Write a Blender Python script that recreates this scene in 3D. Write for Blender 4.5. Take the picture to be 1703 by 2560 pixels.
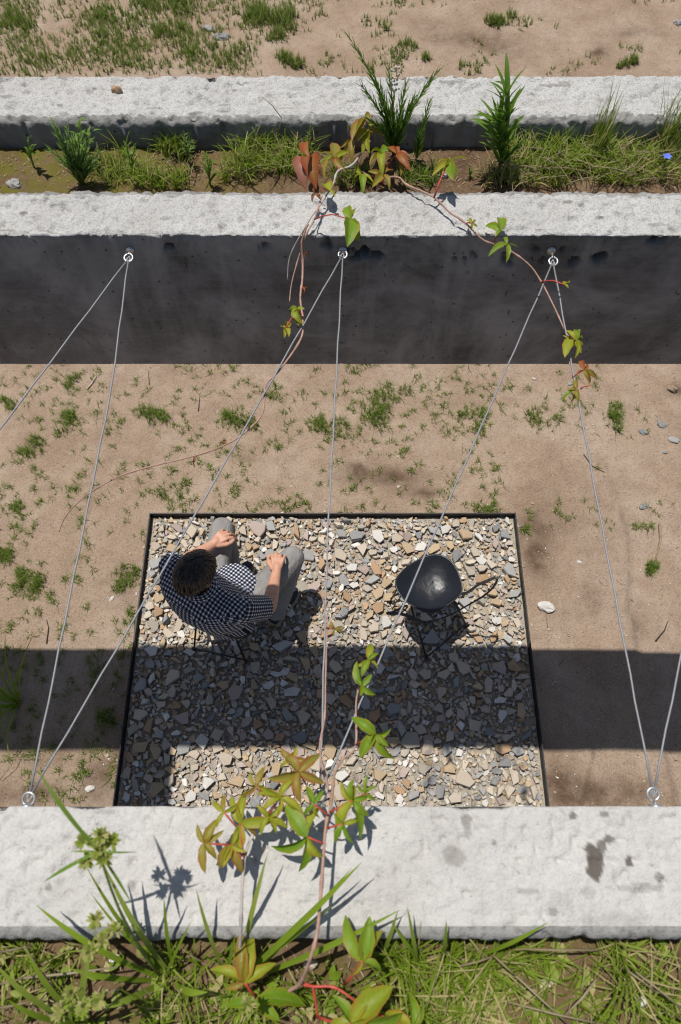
import bpy, math, random
import numpy as np
from mathutils import Vector, Matrix, noise as mnoise
R = math.radians
random.seed(7); rng = np.random.default_rng(11)
scene = bpy.context.scene
for o in list(bpy.data.objects): bpy.data.objects.remove(o)

# ------------------------------------------------------------------ camera, sky, sun, exposure
FPX = 1707.0; PITCH = math.atan(3804 / FPX); CAMH = 4.3
cam_d = bpy.data.cameras.new('camera'); cam = bpy.data.objects.new('camera', cam_d)
scene.collection.objects.link(cam); scene.camera = cam
cam.location = (0, 0, CAMH); cam.rotation_euler = (math.pi / 2 - PITCH, 0, 0)
cam_d.sensor_fit = 'VERTICAL'; cam_d.sensor_height = 36.0; cam_d.lens = FPX / 2560 * 36
cam_d.clip_start = 0.05; cam_d.clip_end = 1500
cam_d.dof.use_dof = True; cam_d.dof.focus_distance = 2.3; cam_d.dof.aperture_fstop = 6.3
SUNV = Vector((-0.19, 0.23, 1.0)).normalized()
world = bpy.data.worlds.new('World'); scene.world = world; world.use_nodes = True
wn = world.node_tree; bgn = wn.nodes['Background']; sky = wn.nodes.new('ShaderNodeTexSky')
sky.sky_type = 'NISHITA'; sky.sun_disc = False
sky.sun_elevation = math.asin(SUNV.z); sky.sun_rotation = math.atan2(SUNV.x, SUNV.y)
wn.links.new(sky.outputs[0], bgn.inputs[0]); bgn.inputs[1].default_value = 0.066
sl = bpy.data.lights.new('sun', 'SUN'); sl.energy = 4.3; sl.angle = R(0.53); sl.color = (1.0, 0.955, 0.89)
sun = bpy.data.objects.new('sun', sl); scene.collection.objects.link(sun); sun.location = SUNV * 20
sun.rotation_euler = (-SUNV).to_track_quat('-Z', 'Y').to_euler()
scene.view_settings.view_transform = 'Standard'; scene.view_settings.look = 'None'
scene.view_settings.exposure = 0.15; scene.view_settings.gamma = 1.0
scene.view_settings.use_curve_mapping = False
scene.cycles.filter_width = 1.1

# ------------------------------------------------------------------ helpers
COL = scene.collection
sP, cP = math.sin(PITCH), math.cos(PITCH)
def ray(x, y):
    dx = (x - 851.5) / FPX; dy = -(y - 1280) / FPX
    return Vector((dx, dy * sP + cP, dy * cP - sP))
def at(x, y, z):
    r = ray(x, y); t = (z - CAMH) / r.z
    return Vector((r.x * t, r.y * t, z))
def atY(x, y, Y):
    r = ray(x, y); t = Y / r.y
    return Vector((r.x * t, Y, CAMH + r.z * t))
def U(a, b): return random.uniform(a, b)

def vnoise(x, y, seed=0):
    x = np.asarray(x, float); y = np.asarray(y, float)
    xi = np.floor(x).astype(np.int64); yi = np.floor(y).astype(np.int64); xf = x - xi; yf = y - yi
    def h(a, b):
        n = (a * 374761393 + b * 668265263 + seed * 974634777) & 0xffffffff
        n = ((n ^ (n >> 13)) * 1274126177) & 0xffffffff
        return ((n ^ (n >> 16)) & 0xffff) / 65535.0
    u = xf * xf * (3 - 2 * xf); v = yf * yf * (3 - 2 * yf)
    return (h(xi, yi) * (1 - u) + h(xi + 1, yi) * u) * (1 - v) + (h(xi, yi + 1) * (1 - u) + h(xi + 1, yi + 1) * u) * v
def fbm(x, y, oct=4, seed=0):
    s = 0; a = 1; t = 0
    for i in range(oct):
        s = s + a * vnoise(x * 2 ** i, y * 2 ** i, seed + i * 17); t += a; a *= 0.5
    return s / t * 2 - 1

class MB:
    """collects geometry for ONE mesh object"""
    def __init__(s): s.v = []; s.f = []; s.t = []; s.m = []; s.uv = []
    def face(s, idx, tint=0.5, m=0, uv=None): s.f.append(idx); s.t.append(tint); s.m.append(m); s.uv.append(uv)
    def box(s, a, b, m=0):
        (x0, y0, z0), (x1, y1, z1) = a, b; n = len(s.v)
        s.v += [(x0,y0,z0),(x1,y0,z0),(x1,y1,z0),(x0,y1,z0),(x0,y0,z1),(x1,y0,z1),(x1,y1,z1),(x0,y1,z1)]
        for q in ((0,3,2,1),(4,5,6,7),(0,1,5,4),(1,2,6,5),(2,3,7,6),(3,0,4,7)): s.face([n + i for i in q], m=m)
    def tube(s, pts, r, seg=6, tint=0.5, m=0, cap=True, flat=1.0, up=None):
        pts = [Vector(p) for p in pts]; k = len(pts)
        rr = list(r) if hasattr(r, '__len__') else [r] * k
        tan = [(pts[min(i + 1, k - 1)] - pts[max(i - 1, 0)]).normalized() for i in range(k)]
        ref = Vector(up) if up is not None else (Vector((0, 0, 1)) if abs(tan[0].z) < 0.9 else Vector((1, 0, 0)))
        n0 = len(s.v)
        a = (ref - tan[0] * ref.dot(tan[0])).normalized()
        for i in range(k):
            if up is not None: a = Vector(up)
            a = (a - tan[i] * a.dot(tan[i])).normalized(); b = tan[i].cross(a)
            for j in range(seg):
                q = 2 * math.pi * j / seg + (math.pi / seg)
                s.v.append(tuple(pts[i] + (a * math.cos(q) * flat + b * math.sin(q)) * rr[i]))
        for i in range(k - 1):
            for j in range(seg):
                j2 = (j + 1) % seg; o = n0 + i * seg
                s.face([o + j, o + j2, o + seg + j2, o + seg + j], tint, m)
        if cap:
            s.face([n0 + j for j in range(seg)][::-1], tint, m)
            s.face([n0 + (k - 1) * seg + j for j in range(seg)], tint, m)
    def ribbon(s, pts, w, side, tint=0.5, m=0, fold=0.0, nrm=Vector((0, 0, 1))):
        k = len(pts); n0 = len(s.v)
        for i, p in enumerate(pts):
            sd = side[i] if isinstance(side, list) else side
            s.v += [tuple(p - sd * w[i] + nrm * fold * w[i]), tuple(p), tuple(p + sd * w[i] + nrm * fold * w[i])] if fold else [tuple(p - sd * w[i]), tuple(p + sd * w[i])]
        c = 3 if fold else 2
        for i in range(k - 1):
            for j in range(c - 1):
                o = n0 + i * c + j
                s.face([o, o + 1, o + c + 1, o + c], tint, m)
    def ball(s, c, r, su=10, sv=7, rot=None, tint=0.5, m=0):
        n0 = len(s.v); c = Vector(c); r = Vector(r) if hasattr(r, '__len__') else Vector((r, r, r))
        for i in range(sv + 1):
            ph = math.pi * i / sv
            for j in range(su):
                th = 2 * math.pi * j / su
                p = Vector((r.x * math.sin(ph) * math.cos(th), r.y * math.sin(ph) * math.sin(th), r.z * math.cos(ph)))
                s.v.append(tuple(c + (rot @ p if rot else p)))
        for i in range(sv):
            for j in range(su):
                o = n0 + i * su; j2 = (j + 1) % su
                s.face([o + j, o + su + j, o + su + j2, o + j2], tint, m)
    def capsule(s, a, b, ra, rb, seg=14):
        a = Vector(a); b = Vector(b); d = b - a; L = d.length; d.normalize()
        pts = []; rr = []
        for q in (-1.0, -.85, -.5, -.15): pts.append(a + d * ra * q); rr.append(ra * math.sqrt(max(0.0004, 1 - q * q)))
        for q in (0.15, .5, .85, 1.0): pts.append(b + d * rb * q); rr.append(rb * math.sqrt(max(0.0004, 1 - q * q)))
        s.tube(pts, rr, seg)
    def mesh(s, name, smooth=True):
        me = bpy.data.meshes.new(name); me.from_pydata([tuple(v) for v in s.v], [], s.f); n = len(s.f)
        at_ = me.attributes.new('tint', 'FLOAT', 'FACE'); at_.data.foreach_set('value', np.array(s.t, np.float32))
        me.polygons.foreach_set('material_index', np.array(s.m, np.int32))
        me.polygons.foreach_set('use_smooth', np.full(n, smooth))
        if any(u is not None for u in s.uv):
            ul = me.uv_layers.new(name='UVMap'); k = 0; arr = []
            for f, u in zip(s.f, s.uv):
                for i in range(len(f)): arr += list(u[i]) if u else [0, 0]
            ul.data.foreach_set('uv', np.array(arr, np.float32))
        me.update(); return me
    def build(s, name, mats, parent=None, smooth=True):
        return link(name, s.mesh(name, smooth), mats, parent)
def link(name, me, mats=None, parent=None):
    if mats is not None:
        for m in (mats if isinstance(mats, (list, tuple)) else [mats]): me.materials.append(m)
    o = bpy.data.objects.new(name, me); COL.objects.link(o); o.parent = parent
    return o
def grid_mesh(name, X, Y, Z, mats=None, parent=None, attrs=None, flip=False, midx=None):
    """X,Y,Z 2-D arrays -> one smooth grid object"""
    h, w = X.shape; me = bpy.data.meshes.new(name)
    v = np.stack([X, Y, Z], -1).reshape(-1, 3)
    i = np.arange(h * w).reshape(h, w)
    q = np.stack([i[:-1, :-1], i[:-1, 1:], i[1:, 1:], i[1:, :-1]], -1).reshape(-1, 4)
    if flip: q = q[:, ::-1]
    me.vertices.add(len(v)); me.vertices.foreach_set('co', v.ravel())
    me.loops.add(q.size); me.loops.foreach_set('vertex_index', q.ravel().astype(np.int32))
    me.polygons.add(len(q)); me.polygons.foreach_set('loop_start', np.arange(0, q.size, 4, dtype=np.int32))
    if midx is not None: me.polygons.foreach_set('material_index', np.asarray(midx, np.int32).ravel())
    me.update(calc_edges=True); me.polygons.foreach_set('use_smooth', np.full(len(q), True))
    for k, a in (attrs or {}).items():
        t = me.attributes.new(k, 'FLOAT', 'POINT'); t.data.foreach_set('value', np.asarray(a, np.float32).ravel())
    return link(name, me, mats, parent)
def tag(o, label, cat, group=None):
    o['label'] = label; o['category'] = cat
    if group: o['group'] = group
    return o
def empty(name, loc, label=None, cat=None, group=None, rotz=0.0):
    o = bpy.data.objects.new(name, None); COL.objects.link(o); o.location = loc; o.rotation_euler = (0, 0, rotz)
    o.empty_display_size = 0.1
    if label: tag(o, label, cat, group)
    return o
def keep(o, parent):
    """parent a world-space part under an Empty that has only a location"""
    o.parent = parent; o.matrix_parent_inverse = Matrix.Translation(parent.location).inverted(); return o

# ------------------------------------------------------------------ materials
class N:
    def __init__(s, name):
        s.m = bpy.data.materials.new(name); s.m.use_nodes = True; s.t = s.m.node_tree; s.n = s.t.nodes; s.l = s.t.links
        s.b = s.n['Principled BSDF']; s.out = s.n['Material Output']
    def new(s, t, **k):
        n = s.n.new(t)
        for a, b in k.items(): setattr(n, a, b)
        return n
    def coord(s, kind='Object', scale=None):
        c = s.new('ShaderNodeTexCoord').outputs[kind]
        if scale:
            m = s.new('ShaderNodeMapping'); m.inputs['Scale'].default_value = scale; s.l.new(c, m.inputs[0]); c = m.outputs[0]
        return c
    def noise(s, co, sc, det=4, rough=0.6, dist=0.0):
        n = s.new('ShaderNodeTexNoise'); n.inputs['Scale'].default_value = sc; n.inputs['Detail'].default_value = det
        n.inputs['Roughness'].default_value = rough; n.inputs['Distortion'].default_value = dist; s.l.new(co, n.inputs['Vector']); return n.outputs[0]
    def vor(s, co, sc, feat='F1', out='Distance'):
        n = s.new('ShaderNodeTexVoronoi', feature=feat); n.inputs['Scale'].default_value = sc; s.l.new(co, n.inputs['Vector']); return n.outputs[out]
    def ramp(s, fac, stops, interp='LINEAR'):
        n = s.new('ShaderNodeValToRGB'); e = n.color_ramp.elements; n.color_ramp.interpolation = interp
        while len(e) < len(stops): e.new(0.5)
        for k, (p, c) in zip(e, stops): k.position = p; k.color = (c[0], c[1], c[2], 1) if hasattr(c, '__len__') else (c, c, c, 1)
        s.l.new(fac, n.inputs[0]); return n.outputs[0]
    def mix(s, fac, a, b, mode='MIX'):
        n = s.new('ShaderNodeMix', data_type='RGBA', blend_type=mode)
        for v, i in ((fac, 0), (a, 6), (b, 7)):
            if hasattr(v, 'is_linked') or hasattr(v, 'links'): s.l.new(v, n.inputs[i])
            elif i == 0: n.inputs[0].default_value = v
            else: n.inputs[i].default_value = (v[0], v[1], v[2], 1) if hasattr(v, '__len__') else (v, v, v, 1)
        return n.outputs[2]
    def math(s, op, a, b=0.0):
        n = s.new('ShaderNodeMath', operation=op)
        for v, i in ((a, 0), (b, 1)):
            if hasattr(v, 'links'): s.l.new(v, n.inputs[i])
            else: n.inputs[i].default_value = v
        return n.outputs[0]
    def attr(s, name): return s.new('ShaderNodeAttribute', attribute_name=name).outputs['Fac']
    def bump(s, h, strength=0.5, dist=0.01, prev=None):
        n = s.new('ShaderNodeBump'); n.inputs['Strength'].default_value = strength; n.inputs['Distance'].default_value = dist
        s.l.new(h, n.inputs['Height'])
        if prev: s.l.new(prev, n.inputs['Normal'])
        return n.outputs[0]
    def fin(s, col=None, rough=0.85, nrm=None, spec=0.3, metal=0.0):
        b = s.b
        if col is not None:
            if hasattr(col, 'links'): s.l.new(col, b.inputs['Base Color'])
            else: b.inputs['Base Color'].default_value = (*col, 1)
        if hasattr(rough, 'links'): s.l.new(rough, b.inputs['Roughness'])
        else: b.inputs['Roughness'].default_value = rough
        b.inputs['Specular IOR Level'].default_value = spec; b.inputs['Metallic'].default_value = metal
        if nrm: s.l.new(nrm, b.inputs['Normal'])
        return s.m
    def translucent(s, col, fac):
        tr = s.new('ShaderNodeBsdfTranslucent'); mx = s.new('ShaderNodeMixShader'); mx.inputs[0].default_value = fac
        s.l.new(col, tr.inputs[0]); s.l.new(s.b.outputs[0], mx.inputs[1]); s.l.new(tr.outputs[0], mx.inputs[2]); s.l.new(mx.outputs[0], s.out.inputs[0])

def m_dirt():
    n = N('dirt'); c = n.coord('Object')
    big = n.noise(c, 1.7, 6, .65); mid = n.noise(c, 7, 6, .65); fine = n.noise(c, 160, 3, .7)
    col = n.ramp(big, [(.36, (.250, .174, .120)), (.5, (.320, .235, .170)), (.64, (.365, .285, .218))])
    col = n.mix(n.ramp(mid, [(.44, 0), (.70, .65)]), col, (.20, .130, .085))
    col = n.mix(n.ramp(fine, [(.42, .0), (.66, .60)]), col, (.42, .33, .25))
    fd = n.noise(c, 75, 4, .75); col = n.mix(n.ramp(fd, [(.34, .62), (.48, 0)]), col, (.13, .085, .055))
    sp = n.vor(c, 95); col = n.mix(n.ramp(sp, [(.04, .75), (.11, 0)]), col, (.60, .53, .45))
    sp2 = n.vor(c, 62); col = n.mix(n.ramp(sp2, [(.05, .7), (.12, 0)]), col, (.16, .105, .07))
    d = n.attr('damp'); dd = n.math('MULTIPLY', d, n.ramp(mid, [(.3, .35), (.62, 1.0)]))
    col = n.mix(dd, col, (.085, .052, .032))
    b = n.bump(mid, .8, .03); b = n.bump(fd, .8, .008, b); b = n.bump(fine, .6, .004, b)
    return n.fin(col, .95, b, .15)
def m_soil(moss=0.0):
    n = N('planter_soil'); c = n.coord('Object')
    a = n.noise(c, 9, 6, .7); f = n.noise(c, 120, 4, .7)
    col = n.ramp(a, [(.3, (.075, .045, .026)), (.55, (.125, .078, .046)), (.8, (.20, .135, .085))])
    col = n.mix(n.ramp(f, [(.45, 0), (.75, .5)]), col, (.26, .19, .12))
    ms = n.math('MULTIPLY', n.attr('moss'), n.ramp(n.noise(c, 22, 5, .7), [(.38, 0), (.58, 1)]))
    col = n.mix(ms, col, (.115, .105, .018))
    b = n.bump(f, .6, .004); b = n.bump(a, .5, .015, b)
    return n.fin(col, .95, b, .12)
def m_ctop(name, tone, grain=1.0):
    n = N(name); c = n.coord('Object')
    a = n.noise(c, 6, 6, .65); f = n.noise(c, 90, 5, .7); g = n.noise(c, 32, 5, .75)
    col = n.ramp(a, [(.25, tuple(t * .86 for t in tone)), (.5, tone), (.75, tuple(min(.72, t * 1.1) for t in tone))])
    col = n.mix(n.ramp(g, [(.34, .35), (.42, 0)]), col, (.28, .26, .235))
    h2 = n.noise(c, 9, 7, .75); col = n.mix(n.ramp(h2, [(.36, .42), (.56, 0)]), col, (.38, .36, .335))
    f3 = n.noise(c, 260, 3, .6); col = n.mix(n.ramp(f3, [(.38, .60 * grain), (.52, 0)]), col, (.25, .235, .215)); col = n.mix(n.ramp(f, [(.30, .6), (.38, 0)]), col, (.18, .17, .155))
    st = n.attr('stain'); col = n.mix(st, col, (.10, .085, .07))  # real stains, plus painted shade of cracks and dents
    b = n.bump(g, .5, .008); b = n.bump(f, .7, .005, b); b = n.bump(f3, .7 * grain, .003, b)
    return n.fin(col, .92, b, .2)
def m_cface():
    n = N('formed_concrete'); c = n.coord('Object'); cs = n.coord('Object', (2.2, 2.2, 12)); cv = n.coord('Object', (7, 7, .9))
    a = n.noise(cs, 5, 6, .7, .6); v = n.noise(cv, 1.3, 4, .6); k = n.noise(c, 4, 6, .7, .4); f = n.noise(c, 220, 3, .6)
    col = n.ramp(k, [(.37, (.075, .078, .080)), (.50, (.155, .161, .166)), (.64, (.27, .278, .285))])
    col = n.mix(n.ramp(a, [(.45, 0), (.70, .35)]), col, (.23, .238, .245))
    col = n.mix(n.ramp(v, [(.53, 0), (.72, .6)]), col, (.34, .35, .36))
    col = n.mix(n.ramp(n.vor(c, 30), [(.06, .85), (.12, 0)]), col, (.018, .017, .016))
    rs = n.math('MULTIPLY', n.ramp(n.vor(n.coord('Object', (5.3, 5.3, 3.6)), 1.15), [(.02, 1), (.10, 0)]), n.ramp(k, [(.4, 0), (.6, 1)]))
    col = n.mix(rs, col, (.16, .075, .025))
    st = n.attr('stain'); col = n.mix(st, col, (.015, .014, .014))  # near-black in the modelled holes: their shade put into the colour
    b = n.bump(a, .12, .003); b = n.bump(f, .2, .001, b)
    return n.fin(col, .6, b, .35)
def m_cedge():
    n = N('mortar_edge'); c = n.coord('Object'); f = n.noise(c, 110, 5, .7); g = n.noise(c, 18, 5, .7)
    col = n.ramp(g, [(.3, (.19, .185, .175)), (.7, (.33, .325, .31))])
    col = n.mix(n.ramp(f, [(.35, .6), (.5, 0)]), col, (.12, .115, .105))
    return n.fin(col, .92, n.bump(f, .7, .005), .2)
def m_stone(i, base, alt):
    n = N('stone_%d' % i); c = n.coord('Object'); r = n.new('ShaderNodeObjectInfo').outputs['Random']
    a = n.noise(c, 28, 5, .65, .7); f = n.noise(c, 190, 3, .6)
    col = n.mix(n.ramp(a, [(.38, 0), (.66, 1)]), base, alt)
    t = n.attr('tint'); col = n.mix(n.ramp(t, [(0, 0), (1, .62)]), col, tuple(x * .55 for x in base))
    col = n.mix(n.ramp(f, [(.5, 0), (.8, .35)]), col, (.62, .57, .5))
    b = n.bump(a, .5, .008); b = n.bump(f, .35, .002, b)
    return n.fin(col, .82, b, .3)
def m_blade(name, green, dry, lo=.0):
    n = N(name); t = n.attr('tint')
    col = n.ramp(t, [(0, tuple(g * .62 for g in green)), (.45, green), (.72, tuple((a + b) / 2 for a, b in zip(green, dry))), (.9, dry)])
    n.fin(col, .55, None, .25); n.translucent(col, .42); return n.m
def m_leaf(name, a, b, rim):
    n = N(name); c = n.coord('Object'); uv = n.coord('UV')
    k = n.noise(c, 26, 4, .6); col = n.mix(n.ramp(k, [(.35, 0), (.65, 1)]), a, b)
    sx = n.new('ShaderNodeSeparateXYZ'); n.l.new(uv, sx.inputs[0])
    e = n.math('ABSOLUTE', sx.outputs[0]); e2 = n.math('MULTIPLY', n.ramp(e, [(.55, 0), (.98, 1)]), n.ramp(k, [(.3, .25), (.6, .95)]))
    col = n.mix(e2, col, rim)
    vein = n.ramp(e, [(.0, .55), (.10, 0)]); col = n.mix(vein, col, (.30, .33, .10))
    w = n.new('ShaderNodeTexWave'); w.inputs['Scale'].default_value = 2.4; w.inputs['Distortion'].default_value = 1.0
    n.l.new(uv, w.inputs['Vector'])
    n.fin(col, .48, n.bump(n.noise(c, 150, 2), .3, .003), .32); n.translucent(col, .40); return n.m
def m_plain(name, col, rough=.6, spec=.4, metal=0.0, bs=None, var=.25):
    n = N(name); c = n.coord('Object'); k = n.noise(c, bs or 40, 5, .65)
    cc = n.mix(n.ramp(k, [(.3, 0), (.7, 1)]), tuple(x * (1 - var) for x in col), tuple(min(1, x * (1 + var)) for x in col))
    return n.fin(cc, rough, n.bump(k, .25, .003), spec, metal)

M = {}
M['dirt'] = m_dirt(); M['soil'] = m_soil()
M['top'] = m_ctop('rough_concrete', (.485, .482, .468)); M['top_near'] = m_ctop('worn_concrete', (.49, .478, .455), .3)
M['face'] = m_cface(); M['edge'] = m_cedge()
STONES = [((.48,.405,.31),(.58,.50,.40)), ((.43,.31,.18),(.53,.41,.27)), ((.31,.305,.29),(.41,.40,.38)), ((.45,.36,.31),(.36,.28,.25)),
          ((.60,.57,.52),(.70,.67,.62)), ((.38,.235,.13),(.47,.32,.19)), ((.20,.20,.20),(.31,.31,.30)), ((.42,.37,.29),(.33,.30,.25)), ((.54,.465,.37),(.46,.38,.29))]
M['stones'] = [m_stone(i, a, b) for i, (a, b) in enumerate(STONES)]
M['grass'] = m_blade('grass_blade', (.175, .265, .034), (.42, .36, .18))
M['lush'] = m_blade('lush_blade', (.215, .315, .024), (.50, .43, .20))
M['herb'] = m_blade('herb_leaf', (.150, .275, .036), (.28, .36, .07))
M['feather'] = m_blade('feather_leaf', (.215, .345, .085), (.31, .42, .14))
M['straw'] = m_blade('straw', (.36, .29, .17), (.47, .40, .27))
M['leaf'] = {'g': m_leaf('leaf_green', (.13, .25, .012), (.21, .33, .022), (.32, .25, .03)),
             'y': m_leaf('leaf_yellow_green', (.25, .32, .020), (.34, .36, .03), (.36, .16, .02)),
             'b': m_leaf('leaf_bronze', (.26, .27, .03), (.30, .215, .04), (.38, .09, .025)),
             'r': m_leaf('leaf_red', (.36, .10, .035), (.30, .15, .04), (.34, .05, .025)),
             'p': m_leaf('leaf_pink', (.40, .20, .15), (.34, .15, .10), (.33, .08, .05)),
             'd': m_leaf('leaf_dead', (.22, .075, .022), (.15, .045, .015), (.10, .03, .01))}
M['petiole'] = m_plain('red_petiole', (.42, .065, .04), .45)
M['stem'] = m_plain('vine_stem', (.36, .22, .17), .7, .3, 0, 60, .3)
M['greystem'] = m_plain('grey_vine_stem', (.40, .36, .33), .8, .2, 0, 60, .25)
M['greenstem'] = m_plain('green_stem', (.13, .19, .04), .5)
M['steel'] = m_plain('steel_edging', (.030, .028, .026), .55, .4, .3, 25, .35)
M['zinc'] = m_plain('galvanised_steel', (.50, .51, .52), .38, .5, .75, 60, .1)
M['cable'] = m_plain('steel_cable', (.24, .25, .265), .55, .35, .3, 300, .15)
M['bark'] = m_plain('dry_twig', (.26, .19, .125), .9, .2, 0, 50, .3)
M['darktwig'] = m_plain('dark_twig', (.055, .04, .03), .9, .2, 0, 50, .3)
M['blue'] = m_plain('blue_petal', (.10, .16, .62), .6)
M['cream'] = m_plain('cream_bud', (.55, .50, .36), .8)

# ------------------------------------------------------------------ ground
GZ = -0.07
FX0, FX1, FY1, FY0 = -1.305, 1.196, 1.905, -0.60      # steel edging of the gravel bed
def ground_h(x, y):
    h = 0.022 * fbm(x * .9, y * .9, 3, 5) + 0.008 * fbm(x * 6, y * 6, 3, 9) + 0.004 * fbm(x * 26, y * 26, 3, 21)
    st = np.clip((x - 1.93 - .06 * fbm(y * 3, x * 0 + 2, 3, 3)) / .05, 0, 1); h = h - .035 * st * np.clip((y + 1) / 1, 0, 1) * np.clip((2.6 - y) / .8, 0, 1)
    nr = np.clip(np.maximum(np.maximum(FX0 - x, x - FX1), np.maximum(y - FY1, -10)) / .15, 0, 1)
    far = np.clip((np.hypot(x, y - 3) - 6) / 10, 0, 1)
    h = h + .010 * np.abs(fbm(x * 3.1, y * 3.1, 4, 33)) 
    return GZ + h * (0.35 + .65 * nr) * (1 - far) * np.where(nr > 0, 1, .1)
fx = np.linspace(-3.4, 3.4, 300); fy = np.linspace(-.8, 8.6, 390)
gx = np.concatenate([-np.geomspace(250, 3.6, 14), fx, np.geomspace(3.6, 250, 14)])
gy = np.concatenate([-np.geomspace(250, 1.0, 14), fy, np.geomspace(9, 400, 14)])
GX, GY = np.meshgrid(gx, gy)
damp = np.zeros_like(GX)
for (px, py, rx, ry, a) in [(1340,1380,.10,.18,1.0),(1350,1310,.14,.08,.6),(960,1195,.28,.07,.9),(900,1170,.15,.06,.5),(1060,1235,.15,.05,.7),(1500,1985,.35,.08,.9),(1400,1960,.1,.2,.6),
                            (250,1960,.10,.14,.8),(300,1910,.05,.10,.7),(110,1880,.2,.08,.5),(80,1985,.25,.06,.7),(310,1450,.08,.14,.5),(1440,1290,.5,.3,.15),(1600,1560,.06,.12,.5),
                            (620,1150,.1,.03,.6),(1160,95,.35,.14,.6),(1250,120,.3,.2,.4),(1500,130,.12,.1,.7),(1590,80,.25,.1,.5),(1080,60,.16,.1,.4),(1690,975,.08,.05,.8),(1480,1500,.10,.1,.35)]:
    p = at(px, py, GZ); damp += a * np.exp(-(((GX - p.x) / rx) ** 2 + ((GY - p.y) / ry) ** 2))
damp = damp * 1.15
damp = np.clip(damp * (.45 + 1.1 * (fbm(GX * 9, GY * 9, 4, 77) * .5 + .5)) , 0, .92)
g = grid_mesh('ground', GX, GY, ground_h(GX, GY), M['dirt'], None, {'damp': damp}); g['kind'] = 'structure'

# ------------------------------------------------------------------ concrete planters
def axis(lo, hi, f0, f1, step):
    a = [lo]; 
    if f0 > lo: a += list(np.linspace(lo, f0, 14)[1:-1])
    a += list(np.arange(f0, f1, step)); a += list(np.linspace(f1, hi, 14))
    return np.array(a)
def wall_part(yo, yi, zt, zb, parent, seed, xr, step, top_mat, stains_dents=(), pits=(), fine_face=True, rough=1.0, stone_face=()):
    """a cast wall: yo = outer face, yi = soil-side face (rough mortar arris), rings of profile points swept along x"""
    xs = axis(-4.4, 4.4, -xr, xr, step); sg = 1 if yi > yo else -1; T = abs(yi - yo)
    P = []                                                   # (y, z, ny, nz, kind 0 face 1 top 2 edge)
    nf = 56 if fine_face else 10
    for i in range(nf): P.append((yo, zb + (zt - .002 - zb) * i / (nf - 1), -sg, 0, 0))
    nt = int((T - .018) / step) + 1
    for i in range(nt): P.append((yo + sg * (.002 + (T - .020) * i / (nt - 1)), zt, 0, 1, 1))
    for i in range(1, 5):
        q = i / 5 * math.pi / 2; P.append((yi - sg * .018 + sg * .018 * math.sin(q), zt - .016 + .016 * math.cos(q), sg * math.sin(q), math.cos(q), 2))
    for i in range(8): P.append((yi, zt - .018 - (zt - .018 - zb) * i / 7, sg, 0, 2 if i < 1 else 0))
    P.append((yi - sg * T * .5, zb, 0, -1, 0)); P.append(P[0][:4] + (0,))
    P = np.array(P); s = np.cumsum(np.r_[0, np.hypot(np.diff(P[:, 0]), np.diff(P[:, 1]))])
    XX, SS = np.meshgrid(xs, s); Y = np.repeat(P[:, 0:1], len(xs), 1); Z = np.repeat(P[:, 1:2], len(xs), 1)
    NY = P[:, 2:3]; NZ = P[:, 3:4]; K = P[:, 4:5]; SS = SS + .0
    SS[-1] = SS[0]
    tp = (K >= 1) * 1.0
    crag = fbm(XX * 45, SS * 45, 4, seed); grit = vnoise(XX * 170, SS * 170, seed + 3) - .5
    pit = np.clip(vnoise(XX * 75, SS * 75, seed + 5) - .70, 0, 1) * 3
    D = tp * rough * (.0040 * crag + .0046 * grit - .0130 * pit + .003 * fbm(XX * 6, SS * 6, 2, seed + 8))
    D = D + (1 - tp) * (.0006 * fbm(XX * 20, SS * 40, 3, seed + 1))
    D = D - (K == 2) * .0025 * np.clip(fbm(XX * 14, SS * 30, 3, seed + 31), 0, 1)
    stain = np.zeros_like(XX)
    hc = np.zeros_like(XX)
    for (x, z, rx, rz, a) in pits:
        mask = np.exp(-(((XX - x) / rx) ** 2 + ((Z - z) / rz) ** 2)) * (K == 0)
        hc = np.maximum(hc, a * mask)
    cell = np.clip(fbm(XX * 38, SS * 38, 4, seed + 41) + .12, 0, 1)
    hole = np.clip(hc * 1.4 * cell * 3.0 - .20, 0, 1)
    D = D - .024 * hole; stain = np.maximum(stain, np.clip(hole * 1.5, 0, .9))  # shade inside the holes is painted into the colour mask too
    bugs = np.clip(vnoise(XX * 90, SS * 90, seed + 51) - .93, 0, 1) * 9 * (K == 0); D = D - .004 * bugs; stain = np.maximum(stain, np.clip(bugs * 1.6, 0, .85))  # small bug holes, their shade painted in the same way
    for (x, y, rx, ry, a) in stains_dents:
        w = fbm(XX * 60, SS * 60, 3, seed + 61) * .75 - .1
        stain = np.maximum(stain, a * np.clip(5.0 * (1 - ((XX - x) / rx) ** 2 - ((Y - y) / ry) ** 2 + w), 0, 1) * (K == 1))
    chip = np.zeros_like(XX)                                 # crumbled outer arris
    near = np.clip(1 - np.abs(SS - s[nf - 1]) / .012, 0, 1)
    ch = np.clip(fbm(XX * 22, XX * 0 + 3.1, 4, seed + 71) - .05, 0, 1) * near
    D = D - .010 * ch
    Y = Y + NY * D; Z = Z + NZ * D + (-.004 * ch)
    kk = np.where(np.minimum(K[:-1], K[1:]) == 0, 0, np.maximum(K[:-1], K[1:])).astype(int)
    kk[nf - 1] = 1
    midx = np.repeat(kk, len(xs) - 1, 1)
    return grid_mesh('wall', XX, Y, Z, [M['face'], top_mat, M['edge']], parent, {'stain': stain}, flip=(sg > 0), midx=midx)

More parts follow.
